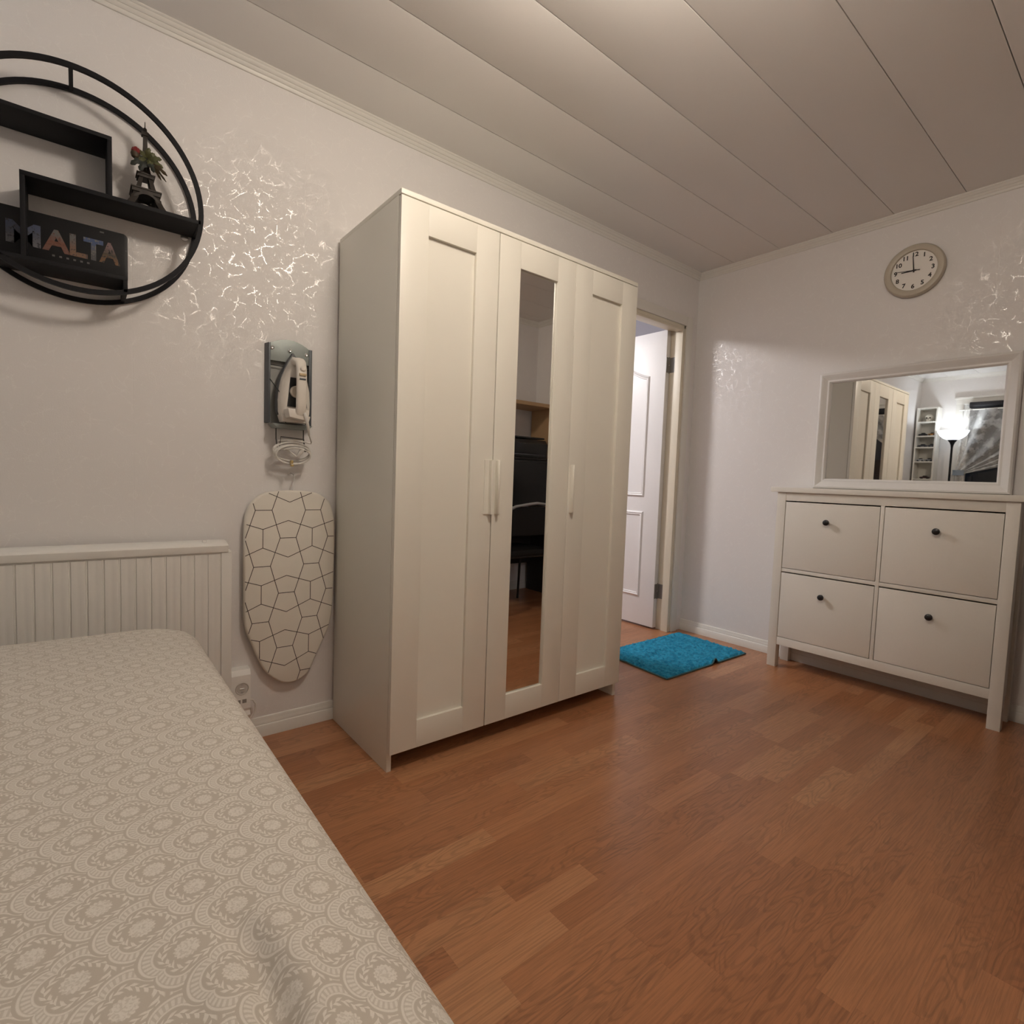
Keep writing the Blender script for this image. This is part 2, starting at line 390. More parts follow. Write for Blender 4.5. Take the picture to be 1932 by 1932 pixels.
# door frame, casing and open leaf
n += 1
df = thing('trim_%d' % n, (DX1, 0, 0), 'cream painted door frame beside the wardrobe', 'door frame', kind='structure')
j = MB().box(DX1-0.018, DX1+0.002, -0.002, 0.1, 0, DZ); part('jamb', j, FRAMEPAINT, df, bevel=0.002)
part('jamb', MB().box(DX0-0.002, DX0+0.018, -0.002, 0.1, 0, DZ), FRAMEPAINT, df, bevel=0.002)
part('jamb_stop', MB().box(DX1-0.03, DX1-0.018, -0.002, 0.05, 0, DZ-0.02), FRAMEPAINT, df, bevel=0.002)
part('head_jamb', MB().box(DX0, DX1, -0.002, 0.1, DZ-0.02, DZ+0.002), FRAMEPAINT, df, bevel=0.002)
part('head_stop', MB().box(DX0, DX1-0.03, -0.002, 0.05, DZ-0.034, DZ-0.02), FRAMEPAINT, df, bevel=0.002)
part('casing', MB().box(DX1, DX1+0.062, -0.013, 0.0, 0, DZ+0.06), WHITE_TRIM, df, bevel=0.003)
part('casing', MB().box(DX0-0.062, DX0, -0.013, 0.0, 0, DZ+0.06), WHITE_TRIM, df, bevel=0.003)
part('head_casing', MB().box(DX0, DX1, -0.013, 0.0, DZ, DZ+0.06), WHITE_TRIM, df, bevel=0.003)

HINGE = mat('hinge_steel', (0.30, 0.29, 0.27), 0.5, metal=0.8, var=0.1)
LX = -0.190   # leaf face, open 90 degrees into the hall
dl = thing('door_1', (LX, 0.1, 0), 'white interior door with arched moulded panel standing open into the hall', 'door', kind='structure')
part('leaf', MB().box(LX, LX+0.04, 0.096, 0.896, 0.012, 2.03), DOORPAINT, dl, bevel=0.002)
def panel_mould(z0, z1, arch):
    y0, y1 = 0.232, 0.76; ym = (y0+y1)/2
    pts = [(y0, z0), (y1, z0), (y1, z1)]
    if arch:
        k = 14
        for i in range(1, k): 
            t = i/k; yy = y1+(y0-y1)*t; pts.append((yy, z1 + arch*math.sin(math.pi*t)**1.5))
    pts.append((y0, z1))
    mb = MB(); ring = []
    P = [Vector((0, p[0], p[1])) for p in pts]; m = len(P); rings = []
    for i in range(m):
        a = (P[i]-P[i-1]).normalized(); b = (P[(i+1) % m]-P[i]).normalized(); na = Vector((0, -a.z, a.y)); nb = Vector((0, -b.z, b.y))
        bis = (na+nb).normalized(); k = 1/max(0.4, bis.dot(na))
        rings.append([(LX-h, *(P[i]+bis*k*d)[1:]) for d, h in ((-0.014, -0.001), (-0.010, 0.006), (-0.003, 0.010), (0.004, 0.006), (0.010, 0.008), (0.014, -0.001))])
    mb.loft(rings, cap=False, close=True)
    return mb
part('moulding', panel_mould(0.923, 1.728, 0.09), DOORPAINT, dl)
part('moulding', panel_mould(0.222, 0.795, 0), DOORPAINT, dl)
for z in (0.265, 1.80):
    h = part('hinge', MB().box(LX+0.001, LX+0.028, 0.0935, 0.097, z-0.05, z+0.05).box(DX1-0.0195, DX1-0.0175, 0.055, 0.094, z-0.05, z+0.05), HINGE, dl)
    part('hinge_pin', MB().tube([(LX+0.036, 0.099, z-0.055), (LX+0.036, 0.099, z-0.002)], 0.006, 10).tube([(LX+0.036, 0.099, z+0.002), (LX+0.036, 0.099, z+0.055)], 0.0052, 10), HINGE, h)
hd = part('door_handle', MB().tube([(LX, 0.83, 1.0), (LX-0.05, 0.83, 1.0), (LX-0.055, 0.72, 1.0)], 0.009, 10), STEEL, dl)

# the hall behind the door
hf = struct('floor_hall', MB().box(-2.6, 0.5, 0.0, 2.2, -0.08, -0.005), DARK, 'brown oak strip floor of the hall', 'floor')
for r in range(14):
    y0 = r*SW; x = -1.25 - random.uniform(0, 0.3)
    while x < 0.1:
        L = random.choice(LENS); strip(L, x, y0, hf); x += L
rest2 = MB()
for r in range(33):
    rest2.box(-2.6, -1.56, r*SW, (r+1)*SW-0.0004, -0.0045, 0)
    if r >= 14: rest2.box(-1.56, 0.5, r*SW, (r+1)*SW-0.0004, -0.0045, 0)
tag(part('floor_strip', rest2, WOODFLOOR, hf), None, kind='stuff')
struct('ceiling_hall', MB().box(-2.7, 0.6, 0.1, 2.3, 2.41, 2.46), HALLWALL, 'grey ceiling of the hall', 'ceiling')
struct('wall_hall_far', MB().box(-2.7, 0.6, 2.2, 2.3, 0, 2.41), HALLWALL, 'grey far wall of the hall', 'wall')
struct('wall_hall_end', MB().box(0.5, 0.6, 0.1, 2.2, 0, 2.41), HALLWALL, 'grey end wall of the hall behind the open door', 'wall')
struct('wall_hall_side', MB().box(-2.7, -2.6, 0.1, 2.2, 0, 2.41), HALLWALL, 'grey side wall of the hall', 'wall')
hl = thing('ceiling_lamp', (-1.35, 1.15, 2.41), 'round white dome lamp on the hall ceiling', 'lamp')
part('lamp_base', MB().lathe([(0.21, 0.0), (0.21, -0.015), (0.19, -0.02)], (-1.35, 1.15, 2.41)), PLASTIC, hl)
part('lamp_shade', MB().lathe([(0.20, -0.02), (0.195, -0.05), (0.16, -0.09), (0.09, -0.115), (0.005, -0.12)], (-1.35, 1.15, 2.41)), glow('hall_lamp_glass', HALL_COLOR, HALL_STRENGTH), hl)

# ceiling lamp of the room (its light makes the glints on the wallpaper)
LC = (-2.42, -1.47, 2.265)
rl = thing('pendant_lamp', (LC[0], LC[1], H), 'opal glass globe pendant lamp on the panelled ceiling', 'lamp')
part('canopy', MB().lathe([(0.055, H), (0.052, H-0.02), (0.02, H-0.03), (0.006, H-0.032)], (LC[0], LC[1], 0), n=28), PLASTIC, rl)
part('stem', MB().tube([(LC[0], LC[1], H-0.03), (LC[0], LC[1], LC[2]+0.095)], 0.006, 10), PLASTIC, rl)
part('lamp_shade', MB().sphere(LC, 0.10, n=36, m=24), glow('opal_glass_lit', LAMP_COLOR, LAMP_STRENGTH), rl, smooth=80)

# ================================================================== WARDROBE
X0, X1, YB, YD = -2.4594, -1.2894, -0.016, -0.525
wd = thing('wardrobe', ((X0+X1)/2, -0.27, 0), 'tall white three-door wardrobe with a mirror in the middle door', 'wardrobe')
T = 0.017
part('side_panel', MB().box(X0, X0+T, YB, YD+0.02, 0, 1.884), WARD, wd, bevel=0.0008)
part('side_panel', MB().box(X1-T, X1, YB, YD+0.02, 0, 1.884), WARD, wd, bevel=0.0008)
part('top_panel', MB().box(X0, X1, YB, YD, 1.884, 1.90), WARD, wd, bevel=0.0008)
part('bottom_panel', MB().box(X0+T, X1-T, YB, YD+0.022, 0.070, 0.086), WARD, wd)
part('back_panel', MB().box(X0+T, X1-T, YB-0.004, YB-0.001, 0.07, 1.884), WARD, wd)
part('partition', MB().box(X0+0.385, X0+0.395, YB-0.006, YD+0.022, 0.086, 1.884), WARD, wd)
DW = 0.39
for i in range(3):
    a = X0+i*DW+(0.0008 if i == 0 else 0.0018 if i == 1 else 0.0012); b = X0+(i+1)*DW-(0.0022 if i == 0 else 0.0008)
    z0, z1 = 0.067, 1.8802
    ra, rb, rz0, rz1 = X0+i*DW+0.1, X0+i*DW+0.29, 0.163, 1.783
    yb, yp, yf = YD+0.018, YD+0.0125, YD
    d = part('door', MB().box(a, b, yb, yp, z0, z1), WARD, wd, label='middle door with a tall narrow mirror' if i == 1 else None)
    part('stile', MB().box(a, ra, yp, yf, z0, z1), WARD, d, bevel=0.0009)
    part('stile', MB().box(rb, b, yp, yf, z0, z1), WARD, d, bevel=0.0009)
    part('rail', MB().box(ra, rb, yp, yf, rz1, z1), WARD, d, bevel=0.0009)
    part('rail', MB().box(ra, rb, yp, yf, z0, rz0), WARD, d, bevel=0.0009)
    if i == 1: part('mirror_glass', MB().box(ra+0.002, rb-0.002, yp, yp-0.002, rz0+0.003, rz1-0.001), MIRROR, d, bevel=0.0006, seg=1, label='tall narrow mirror')
    hz0, hz1 = 0.871, 1.070
    if i == 0: hb = MB().prism([(b-0.036, yf), (b-0.002, yf), (b-0.002, yf-0.020), (b-0.010, yf-0.022), (b-0.0165, yf-0.020), (b-0.0165, yf-0.004), (b-0.036, yf-0.004)], 2, hz0, hz1)
    else:      hb = MB().prism([(a+0.036, yf), (a+0.012, yf), (a+0.012, yf-0.018), (a+0.015, yf-0.020), (a+0.022, yf-0.018), (a+0.022, yf-0.004), (a+0.036, yf-0.004)], 2, hz0, hz1)
    part('handle', hb, WARD, d, bevel=0.0008, seg=1)

# ================================================================== SHOE CABINET
CY = -0.6727; CX = -0.212; CB = -0.015
cb = thing('shoe_cabinet', (-0.11, CY-0.535, 0), 'low white shoe cabinet with four tilting fronts and black knobs', 'cabinet')
part('top', MB().box(-0.224, CB+0.001, CY, CY-1.07, 0.983, 1.010), CAB, cb, bevel=0.003)
for yy in (CY-0.035, CY-1.07+0.035+0.046):
    part('leg', MB().box(CX, CX+0.045, yy, yy-0.046, 0, 0.983), CAB, cb, bevel=0.0015)
    part('leg', MB().box(CB-0.035, CB, yy, yy-0.046, 0, 0.983), CAB, cb, bevel=0.0015)
    part('side_panel', MB().box(CX+0.045, CB-0.035, yy-0.012, yy-0.034, 0.12, 0.983), CAB, cb)
LY0, LY1 = CY-0.081, CY-0.989
part('top_rail', MB().box(CX+0.002, CX+0.024, LY0, LY1, 0.937, 0.983), CAB, cb, bevel=0.001)
part('bottom_rail', MB().box(CX+0.002, CX+0.024, LY0, LY1, 0.128, 0.173), CAB, cb, bevel=0.001)
part('middle_rail', MB().box(CX+0.003, CX+0.024, LY0, LY1, 0.543, 0.562), CAB, cb, bevel=0.001)
part('centre_post', MB().box(CX+0.002, CX+0.024, -1.208, -1.224, 0.173, 0.937), CAB, cb, bevel=0.001)
part('back_panel', MB().box(CB-0.002, CB-0.006, LY0, LY1, 0.128, 0.983), CAB, cb)
part('bottom_panel', MB().box(CX+0.024, CB-0.006, LY0, LY1, 0.15, 0.165), CAB, cb)
for (ya, yb_, za, zb) in ((LY0, -1.208, 0.562, 0.937), (-1.224, LY1, 0.562, 0.937), (LY0, -1.208, 0.173, 0.543), (-1.224, LY1, 0.173, 0.543)):
    f = part('drawer_front', MB().box(CX+0.002, CX+0.02, ya-0.0025, yb_+0.0025, za+0.003, zb-0.0065), CAB, cb, bevel=0.001)
    yc = (ya+yb_)/2 + 0.008; zc = za + 0.271
    if za < 0.5: zc = 0.438
    part('knob', MB().lathe([(0.007, 0), (0.006, -0.010), (0.011, -0.014), (0.0155, -0.020), (0.0145, -0.026), (0.008, -0.029), (0.001, -0.030)], (CX+0.003, yc, zc), ax=0, n=20), BLACKPL, f, label='round black knob')

# ================================================================== WALL MIRROR ON THE CABINET
my0, my1, mz0, mz1 = -0.817, -1.648, 1.0105, 1.645
mr = thing('wall_mirror', (-0.02, (my0+my1)/2, mz0), 'wide white framed mirror standing on the shoe cabinet', 'mirror')
mr.rotation_euler = (0, 0, 0)
FW = 0.056
prof = [(0, 0.0), (0, 0.020), (0.004, 0.028), (0.012, 0.031), (0.020, 0.028), (0.030, 0.022), (0.040, 0.018), (0.048, 0.019), (0.053, 0.015), (0.056, 0.009), (0.056, 0.0)]   # (inset from outer edge, thickness)
rings = []
for (sy, sz, py, pz) in ((-1, 1, my0, mz0), (1, 1, my1, mz0), (1, -1, my1, mz1), (-1, -1, my0, mz1)):
    rings.append([(-0.012-h, py+sy*d, pz+sz*d) for d, h in prof])
part('frame', MB().loft(rings, cap=False, close=True), mat('white_frame_paint', (0.74, 0.72, 0.69), 0.4, var=0.02), mr, smooth=25)
ga, gt = R(0.5), R(0.25)
gm = MB(); gy0, gy1, gz0, gz1 = my0-FW+0.002, my1+FW-0.002, mz0+FW-0.002, mz1-FW+0.002
cyz = ((gy0+gy1)/2, (gz0+gz1)/2)
def gp(y, z, d=0.0): return (-0.0185 - d + (y-cyz[0])*math.tan(ga) + (z-cyz[1])*math.tan(gt), y, z)
gm.add([gp(gy0, gz0), gp(gy1, gz0), gp(gy1, gz1), gp(gy0, gz1), gp(gy0, gz0, -.004), gp(gy1, gz0, -.004), gp(gy1, gz1, -.004), gp(gy0, gz1, -.004)], [(0,1,2,3),(7,6,5,4),(0,1,5,4),(1,2,6,5),(2,3,7,6),(3,0,4,7)])
part('mirror_glass', gm, MIRROR, mr)
part('backing', MB().box(-0.003, -0.0115, my0-0.01, my1+0.01, mz0+0.01, mz1-0.01), mat('brown_backing', (0.22, 0.13, 0.07), 0.7), mr)

# ================================================================== CLOCK
kc = (-0.004, -1.212, 2.104)
ck = thing('wall_clock', kc, 'round white wall clock with black numerals above the framed mirror', 'clock')
part('rim', MB().lathe([(0.115, 0), (0.127, -0.004), (0.127, -0.018), (0.121, -0.027), (0.108, -0.030), (0.097, -0.026), (0.094, -0.016)], kc, ax=0, n=64, cap=False), mat('clock_rim', (0.50, 0.45, 0.36), 0.4, var=0.01), ck)
fc = part('dial', MB().lathe([(0.096, 0.0), (0.096, -0.0165), (0.001, -0.0166)], kc, ax=0, n=64), mat('clock_dial', (0.84, 0.81, 0.75), 0.5, var=0.005, bump=0), ck)
NUM = mat('clock_print', (0.03, 0.026, 0.024), 0.6)
for h in range(1, 13):
    v, f = text_verts(str(h), 0.0285, 0.0009, 0.0002); a = R(90-30*h); rr = 0.077
    mb = MB(); mb.add([(kc[0]-0.0169-p[2], kc[1]-(p[0]+rr*math.cos(a)), kc[2]+p[1]+rr*math.sin(a)) for p in v], f)
    part('numeral', mb, NUM, fc)
def hand(name, clockdeg, L, tail, w, lift):
    a = R(clockdeg); d = Vector((0, -math.sin(a), math.cos(a))); n_ = Vector((0, -math.cos(a), -math.sin(a))); c = Vector(kc)
    vs = []
    for t in (lift, lift+0.0008):
        for u, ww in ((-tail, w), (-tail, -w), (L, -w*0.6), (L, w*0.6)): vs.append(c + Vector((-t, 0, 0)) + d*u + n_*ww)
    part(name, MB().add(vs, [(0,1,2,3),(7,6,5,4),(0,1,5,4),(1,2,6,5),(2,3,7,6),(3,0,4,7)]), NUM, ck)
hand('hour_hand', 268.5, 0.052, 0.010, 0.0034, 0.0185); hand('minute_hand', 354, 0.070, 0.010, 0.0029, 0.0200); hand('second_hand', 275, 0.074, 0.026, 0.0016, 0.0215)
part('hub', MB().lathe([(0.005, -0.017), (0.005, -0.0225), (0.001, -0.024)], kc, ax=0, n=16), NUM, ck)

# ================================================================== ROUND WALL SHELF
SX, SZ, SR = -3.245, 1.791, 0.2985
sh = thing('round_wall_shelf', (SX, -0.01, SZ-SR), 'round black metal wall shelf with stepped boards', 'shelf')
def ringm(yc):
    mb = MB(); rings = []
    for k in range(96):
        a = 2*math.pi*k/96
        rings.append([(SX+(SR+d)*math.cos(a), yc+e, SZ+(SR+d)*math.sin(a)) for d, e in ((0.0065, -0.005), (0.0065, 0.005), (-0.0065, 0.005), (-0.0065, -0.005))])
    return mb.loft(rings, cap=False, close=True)
part('ring', ringm(-0.130), BLACK, sh, smooth=50); part('ring', ringm(-0.008), BLACK, sh, smooth=50)
def cx(z, s): return SX + s*math.sqrt(max(0, SR**2-(z-SZ)**2))
F, K = -0.135, -0.004
part('board', MB().box(cx(1.93, -1), -3.170, F, K, 1.925, 1.936), BLACK, sh, bevel=0.0008)
part('board', MB().box(-3.368, cx(1.768, 1), F, K, 1.762, 1.774), BLACK, sh, bevel=0.0008)
part('board', MB().box(cx(1.55, -1), -3.136, F, K, 1.543, 1.554), BLACK, sh, bevel=0.0008)
part('upright', MB().box(-3.181, -3.170, F, K, 1.774, 1.925), BLACK, sh, bevel=0.0008)
part('upright', MB().box(-3.368, -3.357, F, K, 1.554, 1.762), BLACK, sh, bevel=0.0008)
part('upright', MB().box(-3.147, -3.136, F, K, SZ-math.sqrt(SR**2-0.1**2), 1.543), BLACK, sh, bevel=0.0008)
part('spacer', MB().box(SX-0.019, SX-0.009, -0.126, -0.012, SZ+SR-0.006, SZ+SR+0.003), BLACK, sh)
part('spacer', MB().box(cx(1.768, 1)-0.006, cx(1.768, 1)+0.004, -0.126, -0.012, 1.76, 1.776), BLACK, sh)
part('screw_plate', MB().lathe([(0.011, 0.0), (0.011, -0.004), (0.004, -0.006), (0.001, -0.006)], (-2.975, -0.001, 1.757), ax=1, n=16), STEEL, sh)

# tower figurine with rose
tx, ty, tz = -3.086, -0.07, 1.774
tw = thing('tower_figurine', (tx, ty, tz), 'small dark metal lattice tower figurine with a red rose on the round shelf', 'figurine')
TM = mat('bronze_dark', (0.035, 0.028, 0.023), 0.55, metal=0.3, var=0.3)
def leg_pts(sx, sy):
    out = []
    for h, w_, t in ((0.0, 0.047, 0.011), (0.02, 0.039, 0.0105), (0.05, 0.030, 0.010), (0.055, 0.028, 0.0095)): out.append((h, w_, t))
    return out
for sx in (-1, 1):
    for sy in (-1, 1):
        rings = []
        for h, w_, t in ((0.0, 0.052, 0.011), (0.018, 0.042, 0.0105), (0.038, 0.034, 0.010), (0.052, 0.031, 0.0095), (0.07, 0.0235, 0.0075), (0.105, 0.0155, 0.0065), (0.115, 0.014, 0.006)):
            a0, a1 = w_-t*1.6, w_
            rings.append([(tx+sx*p, ty+sy*q, tz+h) for p, q in ((a0, a0), (a1, a0), (a1, a1), (a0, a1))])
        part('leg', MB().loft(rings), TM, tw)
part('platform', MB().box(tx-0.036, tx+0.036, ty-0.036, ty+0.036, tz+0.046, tz+0.058).box(tx-0.0385, tx+0.0385, ty-0.0385, ty+0.0385, tz+0.056, tz+0.060), TM, tw)
part('platform', MB().box(tx-0.0215, tx+0.0215, ty-0.0215, ty+0.0215, tz+0.098, tz+0.108).box(tx-0.0235, tx+0.0235, ty-0.0235, ty+0.0235, tz+0.106, tz+0.110), TM, tw)
arcm = MB()
for ax_ in (0, 1):
    for s in (-1, 1):
        rings = []
        for i in range(13):
            a = math.pi*i/12; u = 0.030*math.cos(a); h = 0.012+0.030*math.sin(a); d = s*0.036
            q = [(u*1.0, d-0.002, h), (u*1.0, d+0.002, h), (u*1.18, d+0.002, h+0.006), (u*1.18, d-0.002, h+0.006)]
            rings.append([(tx+(p[0] if ax_ == 0 else p[1]), ty+(p[1] if ax_ == 0 else p[0]), tz+p[2]) for p in q])
        arcm.loft(rings)
part('arch', arcm, TM, tw)
rings = []
for h, w_ in ((0.108, 0.0145), (0.13, 0.0105), (0.16, 0.0075), (0.2, 0.0055), (0.228, 0.005)): rings.append([(tx+p*w_, ty+q*w_, tz+h) for p, q in ((-1, -1), (1, -1), (1, 1), (-1, 1))])
part('spire', MB().loft(rings).box(tx-0.009, tx+0.009, ty-0.009, ty+0.009, tz+0.226, tz+0.236).lathe([(0.006, 0.236), (0.005, 0.248), (0.0015, 0.252), (0.001, 0.268)], (tx, ty, tz), n=10), TM, tw)
# flower sprig hooked on the figurine
sp = thing('artificial_rose', (tx, ty-0.02, tz+0.13), 'artificial red rose bud with green and brown leaves on the tower figurine', 'artificial flower')
LEAF = mat('leaf_green', (0.085, 0.088, 0.032), 0.55, var=0.35, nscale=30); LEAFB = mat('leaf_brown', (0.05, 0.032, 0.012), 0.6, var=0.3, nscale=30); LEAFD = mat('leaf_dark', (0.018, 0.023, 0.017), 0.6, var=0.3); ROSE = mat('rose_red', (0.17, 0.008, 0.008), 0.6, var=0.2)
def leaf(base, tip, wid, m):
    base = Vector(base); tip = Vector(tip); ax_ = tip-base; L = ax_.length; t = ax_.normalized(); nrm = Vector((0, -1, 0.15)).normalized(); sd = t.cross(nrm).normalized()
    left, right, mid = [], [], []
    k = 6
    for i in range(k+1):
        s = i/k; wv = wid*math.sin(math.pi*min(0.97, s*0.9+0.08))**0.8*(1+0.28*((i % 2)*2-1)); c = base+ax_*s + nrm*(0.006*math.sin(math.pi*s))
        mid.append(c); left.append(c+sd*wv-nrm*0.003); right.append(c-sd*wv-nrm*0.003)
    mb = MB(); vs = left+mid+right; n1 = k+1; fs = []
    for i in range(k): fs += [(i, i+1, n1+i+1, n1+i), (n1+i, n1+i+1, 2*n1+i+1, 2*n1+i)]
    b = len(vs); vs2 = [p+nrm*-0.001 for p in vs]
    mb.add(vs+vs2, fs+[tuple(b+q for q in f[::-1]) for f in fs])
    part('leaf', mb, m, sp)
cx0, cz0, cy0 = tx+0.002, tz+0.152, ty-0.026
for i_, (dx, dz, wd_, m) in enumerate(((-0.018, 0.012, .009, LEAF), (0.016, 0.014, .010, LEAF), (0.030, 0.004, .011, LEAF), (0.034, -0.012, .011, LEAF), (0.004, 0.022, .010, LEAF), (-0.020, -0.014, .009, LEAF), (0.012, -0.022, .009, LEAF), (0.042, -0.030, .009, LEAFB), (0.030, -0.042, .006, LEAFB), (0.040, -0.044, .005, LEAFB), (-0.034, -0.026, .012, LEAFD), (-0.016, -0.036, .012, LEAFD), (0.014, -0.032, .010, LEAFD))):
    leaf((cx0+dx*0.1, cy0, cz0+dz*0.1), (cx0+dx*1.2, cy0-0.006-0.010*((i_*7) % 5)/4, cz0+dz*1.25), wd_*0.8, m)
part('stem', MB().tube([(tx, ty-0.006, tz+0.112), (cx0, cy0, cz0), (cx0-0.026, cy0, cz0+0.002)], 0.002, 6), LEAFD, sp)
bx_, bz_ = cx0-0.029, cz0+0.004
part('bud', MB().lathe([(0.002, -0.016), (0.009, -0.011), (0.0115, -0.002), (0.010, 0.004), (0.006, 0.007), (0.001, 0.007)], (bx_, cy0, bz_), n=12), LEAFB, sp)
part('petal', MB().lathe([(0.010, 0.0), (0.0125, 0.007), (0.010, 0.014), (0.004, 0.013), (0.001, 0.012)], (bx_+0.002, cy0, bz_), n=9).lathe([(0.006, 0.008), (0.007, 0.015), (0.003, 0.019), (0.001, 0.018)], (bx_+0.002, cy0, bz_), n=7), ROSE, sp)

# MALTA plate
PY = -0.062
pq = thing('souvenir_plate', (-3.278, PY, 1.555), 'black souvenir plate lettered MALTA on the round shelf', 'plate')
def rrect(x0, x1, z0, z1, r, n=6):
    out = []
    for cx_, cz_, a in ((x1-r, z1-r, 0), (x0+r, z1-r, 90), (x0+r, z0+r, 180), (x1-r, z0+r, 270)): out += arc(cx_, cz_, r, a, a+90, n)
    return out
pl_ = part('plate', MB().prism(rrect(-3.427, -3.131, 1.5545, 1.699, 0.012), 1, PY, PY+0.004), mat('plate_black', (0.007, 0.007, 0.008), 0.45, spec=0.25, var=0.1), pq, bevel=0.001)
def photo_mat(name, top, mid, bot, spot):
    t = NT(name); co = t.coord('Generated'); sep = t.n('ShaderNodeSeparateXYZ'); t.l(co, sep.inputs[0])
    nz = t.noise(co, 5, 4); zz = t.math('MULTIPLY_ADD', t.math('SUBTRACT', nz.outputs['Fac'], 0.5), 0.35, sep.outputs[2])
    cr = t.n('ShaderNodeValToRGB'); e = cr.color_ramp.elements; e[0].color = c4([x*0.5 for x in bot]); e[0].position = 0.15; e[1].color = c4([x*0.5 for x in top]); e[1].position = 0.8
    q = e.new(0.45); q.color = c4([x*0.5 for x in mid]); t.l(zz, cr.inputs[0])
    sp_ = t.sstep(t.noise(co, 9, 2).outputs['Fac'], 0.55, 0.62)
    t.l(t.mix(sp_, cr.outputs[0], c4([x*0.5 for x in spot])), t.b.inputs['Base Color']); t.b.inputs['Roughness'].default_value = 0.4
    return t.m
lets = (('M', -3.366, 0.072, ((0.10, 0.13, 0.24), (0.13, 0.15, 0.2), (0.25, 0.25, 0.28), (0.06, 0.06, 0.08))), ('A', -3.296, 0.062, ((0.2, 0.19, 0.18), (0.30, 0.10, 0.05), (0.28, 0.12, 0.08), (0.22, 0.07, 0.04))),
        ('L', -3.247, 0.040, ((0.2, 0.2, 0.2), (0.28, 0.16, 0.11), (0.32, 0.17, 0.09), (0.12, 0.08, 0.07))), ('T', -3.213, 0.046, ((0.08, 0.14, 0.33), (0.17, 0.17, 0.18), (0.11, 0.11, 0.12), (0.28, 0.26, 0.23))),
        ('A', -3.175, 0.050, ((0.34, 0.2, 0.2), (0.1, 0.07, 0.03), (0.28, 0.12, 0.03), (0.03, 0.025, 0.02))))
for i, (ch, xc, wdt, cols) in enumerate(lets):
    v, f = text_verts(ch, 0.09, 0.003, 0.0004)
    xs = [p[0] for p in v]; zs = [p[1] for p in v]; kx = wdt/(max(xs)-min(xs)); kz = 0.061/(max(zs)-min(zs)); mx = (max(xs)+min(xs))/2; mz = (max(zs)+min(zs))/2
    part('letter', MB().add([(xc+(p[0]-mx)*kx, PY-0.0006-p[2], 1.632+(p[1]-mz)*kz) for p in v], f), photo_mat('letter_photo_%d' % i, *cols), pl_)
GREY = mat('pale_print', (0.08, 0.078, 0.075), 0.5)
mk = MB()
for i in range(6): mk.box(-3.306+i*0.0155, -3.3+i*0.0155, PY, PY-0.0006, 1.588, 1.593)
part('small_print', mk, GREY, pl_)
part('mounting_slot', MB().box(-3.372, -3.360, PY, PY-0.0006, 1.686, 1.690), GREY, pl_); part('mounting_slot', MB().box(-3.198, -3.188, PY, PY-0.0006, 1.686, 1.690), GREY, pl_)

# ================================================================== IRON HOLDER, IRON
ih = thing('iron_holder', (-2.642, -0.005, 1.16), 'grey wall-mounted iron holder with a wire cord hook', 'iron holder')
HP = mat('holder_grey_green', (0.27, 0.30, 0.285), 0.45, metal=0.3, var=0.05); HD = mat('holder_dark_grey', (0.075, 0.085, 0.095), 0.45, metal=0.2, var=0.05)
top = [(-2.718, 1.40), (-2.574, 1.40), (-2.574, 1.456)] + [(-2.574-0.144*i/10, 1.456+0.026*math.sin(math.pi*i/10)**0.8) for i in range(1, 10)] + [(-2.718, 1.462)]
part('top_plate', MB().prism(top, 1, -0.022, -0.030), HP, ih, bevel=0.001)
part('back_plate', MB().prism([(-2.716, 1.178), (-2.690, 1.163), (-2.594, 1.163), (-2.572, 1.178), (-2.572, 1.41), (-2.716, 1.41)], 1, -0.004, -0.012), mat('holder_back', (0.30, 0.30, 0.28), 0.5, var=0.05), ih)
part('side_flange', MB().prism([(-2.726, 0.0), (-2.716, 0.0), (-2.713, -0.034), (-2.719, -0.034)], 2, 1.176, 1.462), HD, ih, bevel=0.001)
part('side_flange', MB().prism([(-2.574, 0.0), (-2.562, 0.0), (-2.566, -0.034), (-2.577, -0.034)], 2, 1.172, 1.458), HD, ih, bevel=0.001)
part('bottom_tray', MB().prism([(-2.70, 1.158), (-2.59, 1.158), (-2.575, 1.172), (-2.715, 1.172)], 1, -0.004, -0.075), HP, ih, bevel=0.001)
for xx, zz in ((-2.707, 1.445), (-2.646, 1.443), (-2.587, 1.438)): part('screw', MB().lathe([(0.0065, 0), (0.0065, -0.003), (0.003, -0.005), (0.001, -0.0045)], (xx, -0.030, zz), ax=1, n=14), CHROME, ih)
WR = mat('dark_wire', (0.05, 0.05, 0.05), 0.35, metal=0.7)
part('wire', MB().tube([(-2.716, -0.026, 1.385), (-2.575, -0.026, 1.382)], 0.0017, 6).tube([(-2.716, -0.026, 1.403), (-2.575, -0.026, 1.40)], 0.0017, 6), WR, ih)
part('wire', MB().tube([(-2.716, -0.03, 1.335), (-2.684, -0.09, 1.265), (-2.678, -0.095, 1.18), (-2.676, -0.095, 1.172), (-2.61, -0.095, 1.172), (-2.605, -0.095, 1.18), (-2.600, -0.09, 1.27), (-2.575, -0.03, 1.33)], 0.0017, 6), WR, ih)
hk = MB()
for xx in (-2.692, -2.594): hk.tube([(xx, -0.03, 1.165), (xx, -0.032, 1.12), (xx, -0.045, 1.09), (xx+0.004, -0.06, 1.082)], 0.0019, 6)
hk.tube([(-2.688, -0.06, 1.082), (-2.684, -0.062, 1.126), (-2.602, -0.062, 1.122), (-2.596, -0.06, 1.082)], 0.0019, 6)
part('cord_hook', hk, WR, ih)
for xx in (-2.688, -2.596): part('hook_tip', MB().sphere((xx, -0.06, 1.081), 0.0055, n=10, m=8), BLACKPL, ih)

